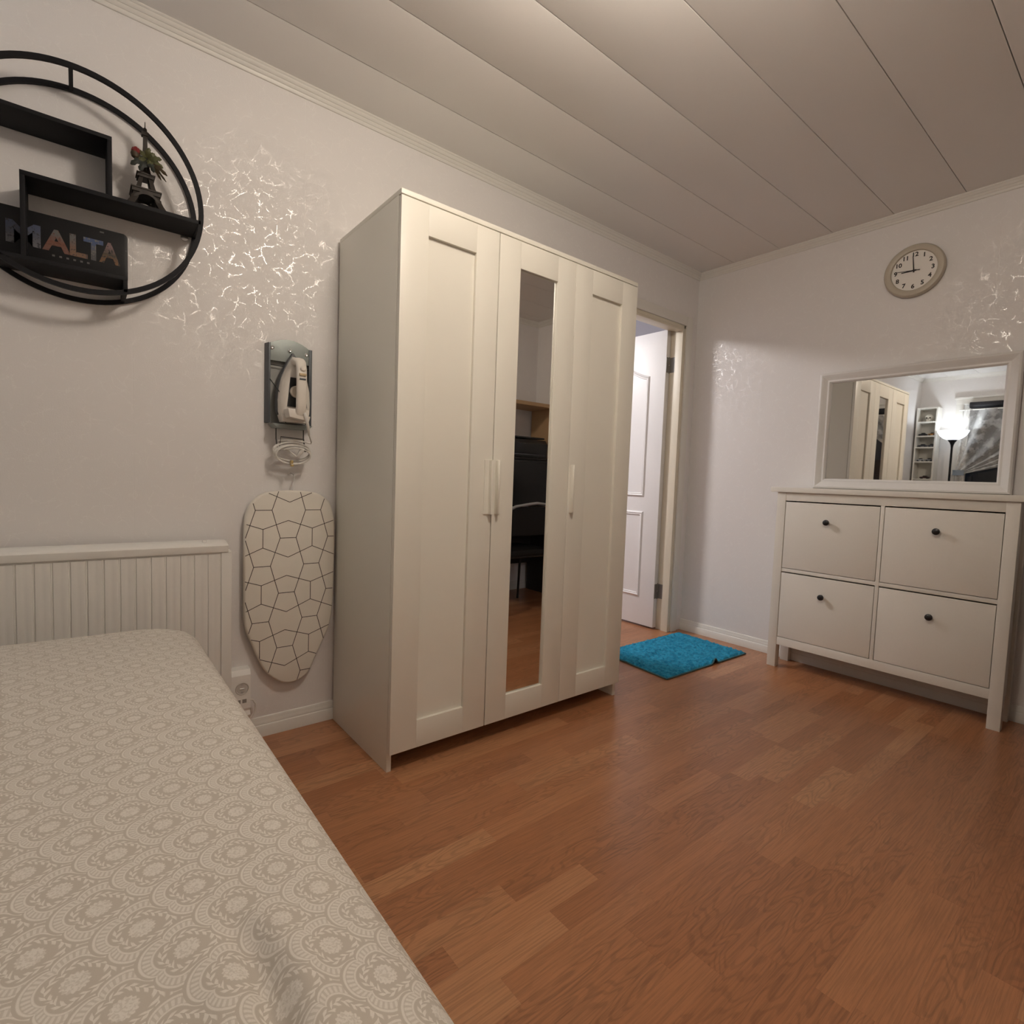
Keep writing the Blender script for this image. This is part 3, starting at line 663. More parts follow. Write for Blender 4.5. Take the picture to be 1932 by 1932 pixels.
IX = -2.642
ir = thing('clothes_iron', (IX, -0.07, 1.18), 'white and grey steam iron upright in the wall holder', 'iron')
def iron_out(sc, z0, z1, y, tipw=0.0):
    pts = []
    prof = [(0.0, 0.052), (0.06, 0.056), (0.25, 0.0565), (0.45, 0.052), (0.62, 0.0425), (0.78, 0.028), (0.9, 0.014), (0.97, 0.005), (1.0, 0.0008)]
    right = [(sc*w_+tipw*t, z0+(z1-z0)*t) for t, w_ in prof]
    return [(IX+a, y, z) for a, z in right] + [(IX-a, y, z) for a, z in right[::-1]]
part('soleplate', MB().loft([iron_out(1.0, 1.212, 1.430, -0.036), iron_out(1.0, 1.212, 1.430, -0.040)]), STEEL, ir)
part('skirt', MB().loft([iron_out(1.02, 1.210, 1.433, -0.040), iron_out(1.04, 1.208, 1.434, -0.046), iron_out(0.98, 1.208, 1.430, -0.062)]), mat('iron_grey', (0.10, 0.105, 0.11), 0.4, var=0.05), ir, smooth=40)
IW = mat('iron_white', (0.74, 0.69, 0.62), 0.35, var=0.01, bump=0)
part('body', MB().loft([iron_out(0.94, 1.203, 1.418, -0.060, 0.004), iron_out(0.90, 1.200, 1.405, -0.085, 0.008), iron_out(0.72, 1.198, 1.396, -0.103, 0.012), iron_out(0.5, 1.198, 1.392, -0.108, 0.012)]), IW, ir, smooth=50)
part('heel', MB().loft([[(IX+a, y, z) for a, z in ((-0.052, 1.205), (0.052, 1.205), (0.044, 1.178), (-0.044, 1.178))] for y in (-0.046, -0.10)]).loft([[(IX+a, y, z) for a, z in ((-0.044, 1.222), (0.030, 1.222), (0.026, 1.182), (-0.038, 1.192))] for y in (-0.09, -0.152)]), IW, ir, bevel=0.004)
hp = [(-0.100, 1.392), (-0.125, 1.391), (-0.146, 1.383), (-0.154, 1.360), (-0.157, 1.32), (-0.157, 1.27), (-0.155, 1.225), (-0.140, 1.203), (-0.115, 1.200)]
rings = []
for i, (y, z) in enumerate(hp):
    a = Vector(hp[max(0, i-1)]); b = Vector(hp[min(len(hp)-1, i+1)]); t = (b-a).normalized(); nn = Vector((-t.y, t.x))
    wv, hv = (0.018, 0.011) if 1 < i < 7 else (0.022, 0.014)
    rings.append([(IX+wv*(abs(math.cos(q))**0.6)*math.copysign(1, math.cos(q)), y+nn.x*hv*math.sin(q), z+nn.y*hv*math.sin(q)) for q in [2*math.pi*k/12 for k in range(12)]])
part('handle', MB().loft(rings), IW, ir, smooth=50)
part('grip_inset', MB().loft([[(IX+a, y, z) for a, z in ((-0.034, 1.232), (0.034, 1.232), (0.024, 1.335), (-0.024, 1.335))] for y in (-0.104, -0.1125)]), BLACKPL, ir)
part('dial', MB().lathe([(0.021, 0), (0.021, -0.012), (0.017, -0.015), (0.001, -0.015)], (IX-0.006, -0.111, 1.285), ax=1, n=24), mat('dial_beige', (0.55, 0.48, 0.40), 0.45), ir)
part('button', MB().lathe([(0.010, 0), (0.010, -0.006), (0.007, -0.009), (0.001, -0.009)], (IX+0.002, -0.162, 1.362), ax=1, n=18), IW, ir)
part('button', MB().box(IX-0.011, IX+0.012, -0.160, -0.172, 1.336, 1.345), mat('tan_button', (0.50, 0.38, 0.22), 0.4), ir, bevel=0.002)
part('slot', MB().box(IX-0.010, IX+0.011, -0.160, -0.1695, 1.322, 1.328), HD, ir, bevel=0.001)
cord = [(IX+0.012, -0.150, 1.212), (IX+0.016, -0.157, 1.195), (IX+0.026, -0.150, 1.165), (IX+0.040, -0.120, 1.135), (IX+0.058, -0.09, 1.112), (IX+0.062, -0.075, 1.108), (IX+0.035, -0.07, 1.113), (IX-0.02, -0.064, 1.116), (IX-0.05, -0.058, 1.112)]
part('strain_relief', MB().tube(cord[:4], [0.0065, 0.0062, 0.0052, 0.004], 10), CORDW, ir)
import itertools
coil = []
for k in range(0, 5*24+1):
    a = 2*math.pi*k/24 + 2.2; lp = k/24
    coil.append((IX + (0.066-0.0012*lp)*math.cos(a)+0.001*math.sin(lp*5), -0.050-0.006*lp-0.010*math.sin(a), 1.078-0.004*lp + (0.031+0.0035*math.sin(lp*2.1))*math.sin(a)))
part('cord', MB().tube(cord[3:], 0.0027, 8).tube(coil, 0.0029, 8), CORDW, ir)
part('plug', MB().tube([(IX+0.012, -0.078, 1.056), (IX+0.022, -0.082, 1.072), (IX+0.030, -0.084, 1.084)], [0.006, 0.009, 0.0075], 10).tube([(IX-0.05, -0.076, 1.085), (IX-0.02, -0.078, 1.078), (IX+0.004, -0.078, 1.060), (IX+0.012, -0.078, 1.056)], 0.0027, 8), CORDW, ir)
part('cord_clip', MB().box(IX-0.012, IX-0.006, -0.07, -0.092, 1.030, 1.042).box(IX-0.011, IX-0.004, -0.07, -0.092, 1.020, 1.027), mat('brass', (0.6, 0.45, 0.2), 0.35, metal=0.8), ir, bevel=0.001)

# ================================================================== IRONING BOARD
ib = thing('ironing_board', (-2.63, -0.03, 0.196), 'small ironing board with a line-patterned cover hanging beside the wardrobe', 'ironing board')
bp = [(-2.695, 0.928), (-2.629, 0.931), (-2.568, 0.928), (-2.527, 0.916), (-2.492, 0.885), (-2.474, 0.828), (-2.470, 0.742), (-2.471, 0.621), (-2.473, 0.525), (-2.478, 0.443), (-2.493, 0.382), (-2.521, 0.318), (-2.544, 0.269), (-2.557, 0.238), (-2.578, 0.213), (-2.615, 0.196), (-2.655, 0.199), (-2.687, 0.218), (-2.724, 0.257), (-2.749, 0.308), (-2.772, 0.37), (-2.79, 0.418), (-2.797, 0.472), (-2.798, 0.626), (-2.798, 0.756), (-2.794, 0.834), (-2.778, 0.879), (-2.744, 0.914)]
def smooth_poly(p, k=4):
    out = []; m = len(p)
    for i in range(m):
        a, b, c, d = p[i-1], p[i], p[(i+1) % m], p[(i+2) % m]
        for s in range(k):
            t = s/k
            out.append(tuple(0.5*((2*b[q])+(-a[q]+c[q])*t+(2*a[q]-5*b[q]+4*c[q]-d[q])*t*t+(-a[q]+3*b[q]-3*c[q]+d[q])*t**3) for q in (0, 1)))
    return out
bs = smooth_poly(bp); bc = (-2.634, 0.57)
def inset(p, d):
    out = []; m = len(p)
    for i in range(m):
        a = Vector(p[i-1]); b = Vector(p[(i+1) % m]); t = (b-a).normalized(); nn = Vector((-t.y, t.x))
        if nn.dot(Vector(bc)-Vector(p[i])) < 0: nn = -nn
        q = Vector(p[i])+nn*d; out.append((q.x, q.y))
    return out
BCOV = mat('board_cover_cloth', (0.80, 0.755, 0.67), 0.85, var=0.03, bump=0.2, nscale=25, spec=0.2)
rings = [[(p[0], y, p[1]) for p in inset(bs, d)] for d, y in ((0.012, -0.014), (0.0, -0.018), (0.0, -0.030), (0.003, -0.035), (0.008, -0.037))]
part('cover', MB().loft(rings), BCOV, ib, smooth=60)
def inside(x, z, poly):
    c = False; m = len(poly)
    for i in range(m):
        (x1, z1), (x2, z2) = poly[i], poly[i-1]
        if (z1 > z) != (z2 > z) and x < (x2-x1)*(z-z1)/(z2-z1)+x1: c = not c
    return c
segs = []; BX, BZ, DXc, PZ = -2.737, 0.858, 0.0885, 0.2065
def xl(k, z): return BX + DXc*k + (z-0.7)*0.022
for k in range(-2, 5):
    for j_ in range(-1, 5):
        zc = BZ - PZ*j_ - (0.104 if k % 2 else 0)
        a = (xl(k, zc)-0.0286, zc); b = (xl(k, zc)+0.0286, zc); segs.append((a, b))
        for dz in (-0.1033, 0.1033): segs.append((b, (xl(k+1, zc+dz)-0.0286, zc+dz)))
        if k % 2 == 0:
            zb = 0.754 - PZ*j_; p_t = (xl(k, zb), zb+0.034); p_b = (xl(k, zb), zb-0.034); segs.append((p_t, p_b))
            for q in (-1, 1):
                segs.append((p_t, (xl(k+q, zb), zb+0.065))); segs.append((p_b, (xl(k+q, zb), zb-0.073)))
pm = MB(); inn = inset(bs, 0.004)
for a, b in segs:
    a = Vector(a); b = Vector(b); k = 24; run = None
    ins = [inside(*(a+(b-a)*(i+0.5)/k), inn) for i in range(k)]
    i = 0
    while i < k:
        if ins[i]:
            j_ = i
            while j_ < k and ins[j_]: j_ += 1
            p, q = a+(b-a)*i/k, a+(b-a)*j_/k; t = (q-p).normalized(); nn = Vector((-t.y, t.x))*0.0011
            vs = [(w_.x, yy, w_.y) for yy in (-0.0368, -0.0374) for w_ in (p-nn, p+nn, q+nn, q-nn)]
            pm.add(vs, [(0,1,2,3),(7,6,5,4),(0,1,5,4),(1,2,6,5),(2,3,7,6),(3,0,4,7)]); i = j_
        else: i += 1
part('printed_lines', pm, mat('print_brown', (0.045, 0.028, 0.022), 0.8), ib, label='thin dark brown printed lines')
part('hook', MB().tube([(-2.629, -0.022, 0.925), (-2.629, -0.02, 0.955), (-2.622, -0.018, 0.975), (-2.624, -0.016, 0.990), (-2.634, -0.012, 0.996), (-2.642, -0.008, 0.988)], 0.0018, 6), CHROME, ib)
nl = part('nail', MB().tube([(-2.633, 0.0, 0.993), (-2.633, -0.018, 0.994)], 0.0015, 6), STEEL, ib)

# ================================================================== RADIATOR
RX1, RX0 = -2.850, -4.10
rd = thing('radiator', ((RX0+RX1)/2, -0.06, 0.12), 'white ribbed panel radiator on the wall behind the bed', 'radiator')
part('back_panel', MB().box(RX0, RX1, -0.03, -0.0945, 0.12, 0.725), RAD, rd, bevel=0.003)
x = -2.884
part('edge_strip', MB().box(x+0.0012, RX1, -0.090, -0.0995, 0.12, 0.722), RAD, rd, bevel=0.004, seg=3)
while x - 0.0395 > RX0:
    a, b = x-0.0395, x
    rb_ = MB().prism([(a+0.0012, -0.092), (a+0.0030, -0.0985), (a+0.012, -0.1), (a+0.016, -0.0988), (a+0.0235, -0.0988), (a+0.0275, -0.1), (a+0.0365, -0.0985), (a+0.0383, -0.092)], 2, 0.125, 0.716)
    part('rib', rb_, RAD, rd, smooth=30); x -= 0.0395
part('top_rail', MB().prism([(-0.03, 0.726), (-0.103, 0.722), (-0.105, 0.744), (-0.098, 0.751), (-0.072, 0.757), (-0.03, 0.758)], 0, RX0, -2.863), RAD, rd, bevel=0.0015)
part('rail_end', MB().prism([(-0.03, 0.722), (-0.103, 0.722), (-0.105, 0.744), (-0.03, 0.758)], 0, -2.863, -2.861), RAD, rd)
part('clip', MB().box(-2.935, -2.924, -0.066, -0.082, 0.754, 0.762), PLASTIC, rd, bevel=0.001)
for xx in (-3.95, -2.98): part('bracket', MB().box(xx-0.02, xx+0.02, -0.0, -0.031, 0.2, 0.65), RAD, rd)
for xx in (-4.05, -4.0): part('pipe', MB().tube([(xx, -0.06, 0.13), (xx, -0.06, 0.0)], 0.008, 10), RAD, rd)

# ================================================================== POWER STRIP
ps = thing('power_strip', (-2.808, -0.02, 0.1), 'white wall socket strip with USB ports beside the radiator', 'power strip')
b_ = MB().prism([(0.0, 0.093), (-0.036, 0.093), (-0.046, 0.112), (-0.040, 0.128), (-0.046, 0.138), (-0.046, 0.262), (-0.036, 0.280), (0.0, 0.283)], 0, -2.842, -2.776)
part('housing', b_, PLASTIC, ps, bevel=0.0015)
sk = part('socket', MB().lathe([(0.019, -0.0465), (0.021, -0.0485), (0.0225, -0.0465)], (-2.805, 0, 0.214), ax=1, n=28, cap=False).lathe([(0.019, -0.0462), (0.001, -0.0463)], (-2.805, 0, 0.214), ax=1, n=28), mat('socket_plastic', (0.60, 0.57, 0.53), 0.4), ps)
part('earth_contact', MB().box(-2.807, -2.803, -0.046, -0.0475, 0.198, 0.203).box(-2.807, -2.803, -0.046, -0.0475, 0.225, 0.230).tube([(-2.812, -0.047, 0.214), (-2.798, -0.047, 0.214)], 0.002, 6), STEEL, sk)
for xx in (-2.817, -2.797):
    u = part('usb_port', MB().box(xx-0.007, xx+0.007, -0.046, -0.0468, 0.160, 0.174), mat('usb_grey', (0.30, 0.28, 0.25), 0.4), ps)
    part('usb_rim', MB().box(xx-0.007, xx+0.007, -0.046, -0.0475, 0.174, 0.1765), PLASTIC, u)
part('cord', MB().tube([(-2.778, -0.025, 0.160), (-2.764, -0.026, 0.157), (-2.755, -0.027, 0.140), (-2.757, -0.028, 0.115), (-2.770, -0.030, 0.093), (-2.795, -0.03, 0.082), (-2.83, -0.03, 0.079)], 0.003, 8), CORDW, ps)

# ================================================================== BED
BX1, BX0, BY1, BY0 = -2.988, -3.93, -0.29, -2.40
bd = thing('bed', ((BX0+BX1)/2, (BY0+BY1)/2, 0), 'single bed under a beige medallion-patterned bedspread', 'bed')
FAB = fabric_pattern('bedspread_cloth')
part('base', MB().box(BX0+0.05, BX1-0.05, BY0+0.05, BY1-0.05, 0.10, 0.30), mat('bed_base_cloth', (0.35, 0.32, 0.28), 0.9), bd, bevel=0.01)
part('mattress', MB().box(BX0+0.035, BX1-0.035, BY0+0.035, BY1-0.035, 0.30, 0.50), mat('mattress_ticking', (0.72, 0.70, 0.66), 0.9), bd, bevel=0.03, seg=3)
for a in (BX0+0.12, BX1-0.12):
    for b in (BY0+0.12, BY1-0.12): part('leg', MB().lathe([(0.022, 0), (0.028, 0.10)], (a, b, 0), n=14), BIRCH, bd)
def rr_pt(u, d, rad):
    """point on rounded rectangle outline inset by d, u in 0..1"""
    x0, x1, y0, y1 = BX0+d, BX1-d, BY0+d, BY1-d; r = max(0.02, rad-d*0.6)
    W_, L_ = x1-x0-2*r, y1-y0-2*r; q = math.pi*r/2; tot = 2*W_+2*L_+4*q; s = u*tot
    for k, (ln, fn) in enumerate(((L_, lambda t: (x1, y0+r+t)), (q, lambda t: (x1-r+r*math.cos(t/r), y1-r+r*math.sin(t/r))), (W_, lambda t: (x1-r-t, y1)), (q, lambda t: (x0+r-r*math.sin(t/r), y1-r+r*math.cos(t/r))),
                                  (L_, lambda t: (x0, y1-r-t)), (q, lambda t: (x0+r-r*math.cos(t/r), y0+r-r*math.sin(t/r))), (W_, lambda t: (x0+r+t, y0)), (q, lambda t: (x1-r+r*math.sin(t/r), y0+r-r*math.cos(t/r))))):
        if s <= ln+1e-9: return fn(s)
        s -= ln
    return (x1, y0+r)
def wrinkle(x, y):
    z = 0.0
    # soft fold near the camera end
    ax_, ay_, by2 = -3.146, -1.55, -1.80
    tt = max(0.0, min(1.0, (ay_-y)/(ay_-by2))); t = math.sin(math.pi*min(1, tt*0.9+0.02))**0.8 if y < ay_ else 0.0
    dd = (x-ax_) + 0.010*math.sin((y-ay_)*14)
    z += t*(0.006*math.exp(-((dd+0.030)/0.020)**2) - 0.012*math.exp(-(dd/0.011)**2) + 0.012*math.exp(-((dd-0.030)/0.020)**2))
    z += 0.0025*math.sin(x*9+y*3)*math.sin(y*5.0+1)
    return z
N = 520; rings = []
for d, z in ((0.004, 0.06), (0.0, 0.10), (0.002, 0.25), (0.003, 0.40), (0.004, 0.475), (0.008, 0.505), (0.018, 0.530), (0.034, 0.546), (0.055, 0.555), (0.085, 0.561)):
    ring = []
    for i in range(N):
        x, y = rr_pt(i/N, d, 0.14); hang = max(0, 0.5-z)
        wv = 0.006*hang*2*math.sin(i*0.35)
        ring.append((x+wv*0.5, y+wv*0.5, z + (wrinkle(x, y) if z > 0.53 else 0)))
    rings.append(ring)
for k in range(1, 56):
    t = k/56.0; ring = []
    for i in range(N):
        x, y = rr_pt(i/N, 0.085, 0.14); yc = max(BY0+0.5, min(BY1-0.5, y)); xc = (BX0+BX1)/2
        tx_, ty_ = x+(xc-x)*t, y+(yc-y)*t
        ring.append((tx_, ty_, 0.561 + 0.012*(1-(1-t)**3) + wrinkle(tx_, ty_)))
    rings.append(ring)
part('bedspread', MB().loft(rings, cap=False), FAB, bd, smooth=80, label='beige cotton bedspread with off-white medallion print')

# ================================================================== RUG
rg = thing('bath_rug', (-0.51, -0.3, 0), 'small turquoise shaggy rug on the floor by the doorway', 'rug')
nx, ny = 180, 110; vs = []; fs = []
from mathutils import noise as mn
def rug_z(u, v):
    # ridge kinks: one at the long room-side edge, one soft crease across
    z = 0.028*math.exp(-((u-0.575)/0.024)**2)*max(0, 1-v*5.0)
    z += 0.014*math.exp(-((v-0.62-0.12*(u-0.3))/0.05)**2)*max(0, 1-abs(u-0.3)*2.6)
    return z
cor = [(-0.914, -0.533), (-0.142, -0.548), (-0.112, -0.062), (-0.875, -0.055)]
def rugxy(u, v):
    a = [cor[0][k]+(cor[1][k]-cor[0][k])*u for k in (0, 1)]; b = [cor[3][k]+(cor[2][k]-cor[3][k])*u for k in (0, 1)]
    return [a[k]+(b[k]-a[k])*v for k in (0, 1)]
for j_ in range(ny+1):
    for i in range(nx+1):
        u, v = i/nx, j_/ny; x, y = rugxy(u, v); e = min(u, 1-u, v*0.62, (1-v)*0.62)
        pile = 0.006 + 0.0075*min(1, e/0.012) + 0.009*mn.noise(Vector((x*60, y*60, 0))) + 0.006*mn.noise(Vector((x*170, y*170, 3)))
        vs.append((x+0.002*mn.noise(Vector((x*90, y*90, 7))), y+0.002*mn.noise(Vector((x*90, y*90, 11))), max(0.004, pile*min(1, 0.35+e/0.02)) + rug_z(u, v)))
for j_ in range(ny):
    for i in range(nx): a = j_*(nx+1)+i; fs.append((a, a+1, a+nx+2, a+nx+1))
t = NT('turquoise_pile'); co = t.coord(); nz = t.noise(co, 45, 4); n2 = t.noise(co, 500, 2)
t.l(t.mix(t.sstep(nz.outputs['Fac'], 0.35, 0.68), (0.013, 0.185, 0.33, 1), (0.034, 0.33, 0.53, 1)), t.b.inputs['Base Color']); t.b.inputs['Roughness'].default_value = 0.95; t.b.inputs['Specular IOR Level'].default_value = 0.1
t.b.inputs['Sheen Weight'].default_value = 0.25; t.b.inputs['Sheen Tint'].default_value = (0.3, 0.8, 1, 1); t.bump(n2.outputs['Fac'], 0.6, 0.003)
part('pile', MB().add(vs, fs), t.m, rg, smooth=80)
hm = MB(); K_ = 90; path = [(u/K_, 0) for u in range(K_)] + [(1, v/40) for v in range(40)] + [(1-u/K_, 1) for u in range(K_)] + [(0, 1-v/40) for v in range(40)]
pp = [(*rugxy(u, v), 0.0045+rug_z(u, v)) for u, v in path]
hm.tube(pp, 0.0042, 6, closed=True)
part('hem', hm, mat('hem_grey_teal', (0.06, 0.12, 0.13), 0.9), rg)

# ================================================================== WINDOW WALL (seen in the mirrors)
wn = thing('window_1', (XB, (WY0+WY1)/2, WZ0), 'white framed window with dark night panes and a dark roller blind', 'window', kind='structure')
part('casing', MB().box(XB, XB+0.02, WY1, WY1+0.07, WZ0-0.05, WZ1), WHITE_TRIM, wn, bevel=0.003); part('casing', MB().box(XB, XB+0.02, WY0-0.07, WY0, WZ0-0.05, WZ1), WHITE_TRIM, wn, bevel=0.003)
part('head_casing', MB().box(XB, XB+0.022, WY0-0.07, WY1+0.07, WZ1, WZ1+0.06).box(XB, XB+0.035, WY0-0.09, WY1+0.085, WZ1+0.06, WZ1+0.08), WHITE_TRIM, wn, bevel=0.003)
part('sill', MB().box(XB-0.05, XB+0.11, WY0-0.06, WY1+0.06, WZ0-0.03, WZ0), WHITE_TRIM, wn, bevel=0.004)
fx0, fx1 = XB-0.07, XB-0.02; ym = (WY0+WY1)/2
for (a, b) in ((WY0, ym), (ym, WY1)):
    s = part('sash', MB().box(fx0, fx1, a, a+0.05, WZ0, WZ1).box(fx0, fx1, b-0.05, b, WZ0, WZ1).box(fx0, fx1, a+0.05, b-0.05, WZ0, WZ0+0.06).box(fx0, fx1, a+0.05, b-0.05, WZ1-0.06, WZ1), WHITE_TRIM, wn)
    g = NT('night_glass'); nz = g.noise(g.coord(), 2); g.l(g.mix(nz.outputs['Fac'], (0.9, 0.92, 0.93, 1), (0.95, 0.96, 0.97, 1)), g.b.inputs['Base Color'])
    g.b.inputs['Transmission Weight'].default_value = 1.0; g.b.inputs['Roughness'].default_value = 0.0; g.b.inputs['IOR'].default_value = 1.45
    part('pane', MB().box(fx0+0.02, fx0+0.026, a+0.045, b-0.045, WZ0+0.055, WZ1-0.055), g.m, s)
bl = thing('roller_blind', (XB+0.03, ym, 1.98), 'dark rolled-up roller blind across the top of the window', 'blind')
BLM = mat('blind_cloth', (0.012, 0.012, 0.016), 0.7)
part('roll', MB().tube([(XB+0.045, WY0+0.02, 2.055), (XB+0.045, -0.482, 2.055)], 0.034, 20), BLM, bl, smooth=60)
part('cloth', MB().box(XB+0.012, XB+0.014, WY0+0.03, -0.485, 1.99, 2.06), BLM, bl); part('hem_bar', MB().box(XB+0.008, XB+0.018, WY0+0.03, -0.485, 1.975, 1.992), mat('hem_bar', (0.10, 0.095, 0.115), 0.5), bl)
part('end_pin', MB().tube([(XB+0.045, -0.483, 2.055), (XB+0.045, -0.455, 2.055)], 0.006, 8).tube([(XB+0.045, -0.458, 2.055), (XB, -0.458, 2.055)], 0.006, 8), STEEL, bl)
part('end_pin', MB().tube([(XB+0.045, WY0+0.02, 2.055), (XB+0.045, WY0, 2.055), (XB, WY0, 2.055)], 0.006, 8), STEEL, bl)
# tied-back sheer curtain
cu = thing('curtain', (XB+0.09, -0.44, 1.0), 'sheer white curtain tied back to the side of the window', 'curtain')
t = NT('sheer_voile'); co = t.coord(); nz = t.noise(co, 14, 3)
tr = t.n('ShaderNodeBsdfTransparent'); mx = t.n('ShaderNodeMixShader'); t.b.inputs['Base Color'].default_value = (0.80, 0.79, 0.77, 1); t.b.inputs['Roughness'].default_value = 0.9
lw_ = t.n('ShaderNodeLayerWeight'); lw_.inputs[0].default_value = 0.55
t.l(t.math('ADD', t.math('MULTIPLY', lw_.outputs['Facing'], 0.55), t.sstep(nz.outputs['Fac'], 0.45, 0.65, 0.24, 0.50), clamp=True), mx.inputs[0]); t.l(tr.outputs[0], mx.inputs[1]); t.l(t.b.outputs[0], mx.inputs[2]); t.l(mx.outputs[0], t.t.nodes['Material Output'].inputs['Surface'])
nu, nv = 150, 40; vs = []; fs = []
for j_ in range(nv+1):
    v = j_/nv
    for i in range(nu+1):
        u = i/nu; yt = -0.44-1.25*u; zt = 2.0
        yb2, zb2 = -0.405-0.07*u, 1.30-0.025*u
        s = v; sag = 0.16*u*math.sin(math.pi*v)*(1-0.3*v)
        y = yt+(yb2-yt)*(s**(0.9+0.25*u)); z = zt+(zb2-zt)*s**(1.0+0.0*u) - sag
        amp = 0.028*(1-0.75*v)
        vs.append((XB+0.085+amp*math.sin(u*34+1.5*math.sin(u*9)), y, z))
for j_ in range(nv):
    for i in range(nu): a = j_*(nu+1)+i; fs.append((a, a+1, a+nu+2, a+nu+1))
part('drape', MB().add(vs, fs), t.m, cu, smooth=80)
vs = []; fs = []
for j_ in range(25):
    v = j_/24
    for i in range(61):
        u = i/60; wv = 0.075+0.10*v; vs.append((XB+0.085+0.022*math.sin(u*30)*(0.4+v*0.6), -0.40-wv*u-0.01*v, 1.29-0.9*v))
for j_ in range(24):
    for i in range(60): a = j_*61+i; fs.append((a, a+1, a+62, a+61))
part('drape_tail', MB().add(vs, fs), t.m, cu, smooth=80)
part('tieback', MB().loft([[(XB+0.085+a*k, -0.438+b*k2, 1.29+dz) for a, b in [(0.03*math.cos(q*math.pi/8), 0.052*math.sin(q*math.pi/8)) for q in range(16)]] for dz, k, k2 in ((-0.03, 1.1, 1.1), (-0.012, 1.0, 1.0), (0.012, 1.0, 1.0), (0.03, 1.1, 1.1))], cap=False), mat('tieback_blue_grey', (0.30, 0.36, 0.43), 0.8), cu, smooth=60)
part('rod', MB().tube([(XB+0.085, -0.40, 2.0), (XB+0.085, -1.75, 2.0)], 0.007, 10), WHITE_TRIM, cu)
part('rod_bracket', MB().tube([(XB+0.085, -0.41, 2.0), (XB, -0.41, 2.0)], 0.006, 8).tube([(XB+0.085, -1.74, 2.0), (XB, -1.74, 2.0)], 0.006, 8), WHITE_TRIM, cu)

# narrow bookcase
bk = thing('narrow_bookcase', (XB+0.1, -0.125, 0), 'tall narrow white bookcase in the corner beside the window', 'bookcase')
bx0, bx1, by0, by1 = XB+0.014, XB+0.178, -0.225, -0.022
part('side', MB().box(bx0, bx1, by1, by1-0.015, 0, 2.03), WHITE, bk); part('side', MB().box(bx0, bx1, by0, by0+0.015, 0, 2.03), WHITE, bk)
part('top', MB().box(bx0, bx1, by0, by1, 2.03, 2.045), WHITE, bk); part('back', MB().box(bx0, bx0+0.004, by0+0.015, by1-0.015, 0.05, 2.03), WHITE, bk)
SHZ = [0.06, 0.30, 0.53, 0.76, 0.98, 1.212, 1.417, 1.585, 1.717, 1.882]
for z in SHZ: part('shelf', MB().box(bx0, bx1, by0+0.015, by1-0.015, z-0.015, z), WHITE, bk)
sx_, sy_ = XB+0.11, -0.13
sk = thing('skull_ornament', (sx_, sy_, 1.882), 'small white skull ornament on the top bookcase shelf', 'ornament')
SKM = mat('bone_white', (0.75, 0.72, 0.64), 0.5)
part('cranium', MB().sphere((sx_, sy_, 1.932), 0.046, 0.040, 0.038, 20, 14), SKM, sk); part('jaw', MB().loft([[(sx_+0.008+a, sy_+b*k, 1.882+h) for a, b in ((-0.02, -0.02), (0.03, -0.018), (0.03, 0.018), (-0.02, 0.02))] for h, k in ((0, 0.9), (0.012, 1.05), (0.035, 1.25))]), SKM, sk, bevel=0.004)
for s in (-1, 1): part('eye_socket', MB().sphere((sx_+0.038, sy_+s*0.0155, 1.926), 0.010, 0.0105, 0.0095, 12, 8), DARK, sk)
part('nose_hole', MB().sphere((sx_+0.043, sy_, 1.913), 0.005, 0.004, 0.006, 10, 6), DARK, sk)
def model_car(y, z, L, colr, label, cat='model car'):
    c = thing('model_car', (sx_, y, z), label, cat, group='model cars on the narrow bookcase')
    m = mat('car_'+label.replace(' ', '_')[:24], colr, 0.3, var=0.05); x = sx_+0.01
    part('body', MB().prism([(y-L/2, z+0.008), (y+L/2, z+0.008), (y+L/2, z+0.02), (y+L*0.36, z+0.025), (y-L*0.4, z+0.026), (y-L/2, z+0.02)], 0, x-0.02, x+0.02), m, c, bevel=0.002)
    part('cabin', MB().loft([[(x+a, y-L*0.04+b, z+h) for a, b in ((-w1, -l1), (w1, -l1), (w1, l1), (-w1, l1))] for h, w1, l1 in ((0.024, 0.018, L*0.26), (0.038, 0.014, L*0.16))]), BLACKPL, c)
    for sy in (-0.3, 0.3):
        for sxx in (-0.019, 0.019): part('wheel', MB().lathe([(0.009, -0.004), (0.009, 0.004)], (x+sxx, y+sy*L, z+0.009), ax=0, n=14), BLACKPL, c)
model_car(-0.085, 1.717, 0.085, (0.02, 0.022, 0.03), 'small black model car next to the orange one')
model_car(-0.172, 1.717, 0.07, (0.45, 0.20, 0.04), 'small orange model car on a bookcase shelf')
model_car(-0.09, 1.585, 0.09, (0.06, 0.065, 0.08), 'small dark grey model car one shelf below the orange one')
model_car(-0.175, 1.585, 0.06, (0.10, 0.11, 0.13), 'small slate grey model car one shelf below the orange one')
model_car(-0.08, 1.417, 0.075, (0.45, 0.45, 0.46), 'small silver model car two shelves below the orange one')
model_car(-0.165, 1.417, 0.07, (0.26, 0.26, 0.27), 'small mid grey model car two shelves below the orange one')
model_car(-0.135, 1.212, 0.095, (0.07, 0.03, 0.03), 'small dark maroon model car, lowest of the bookcase cars')

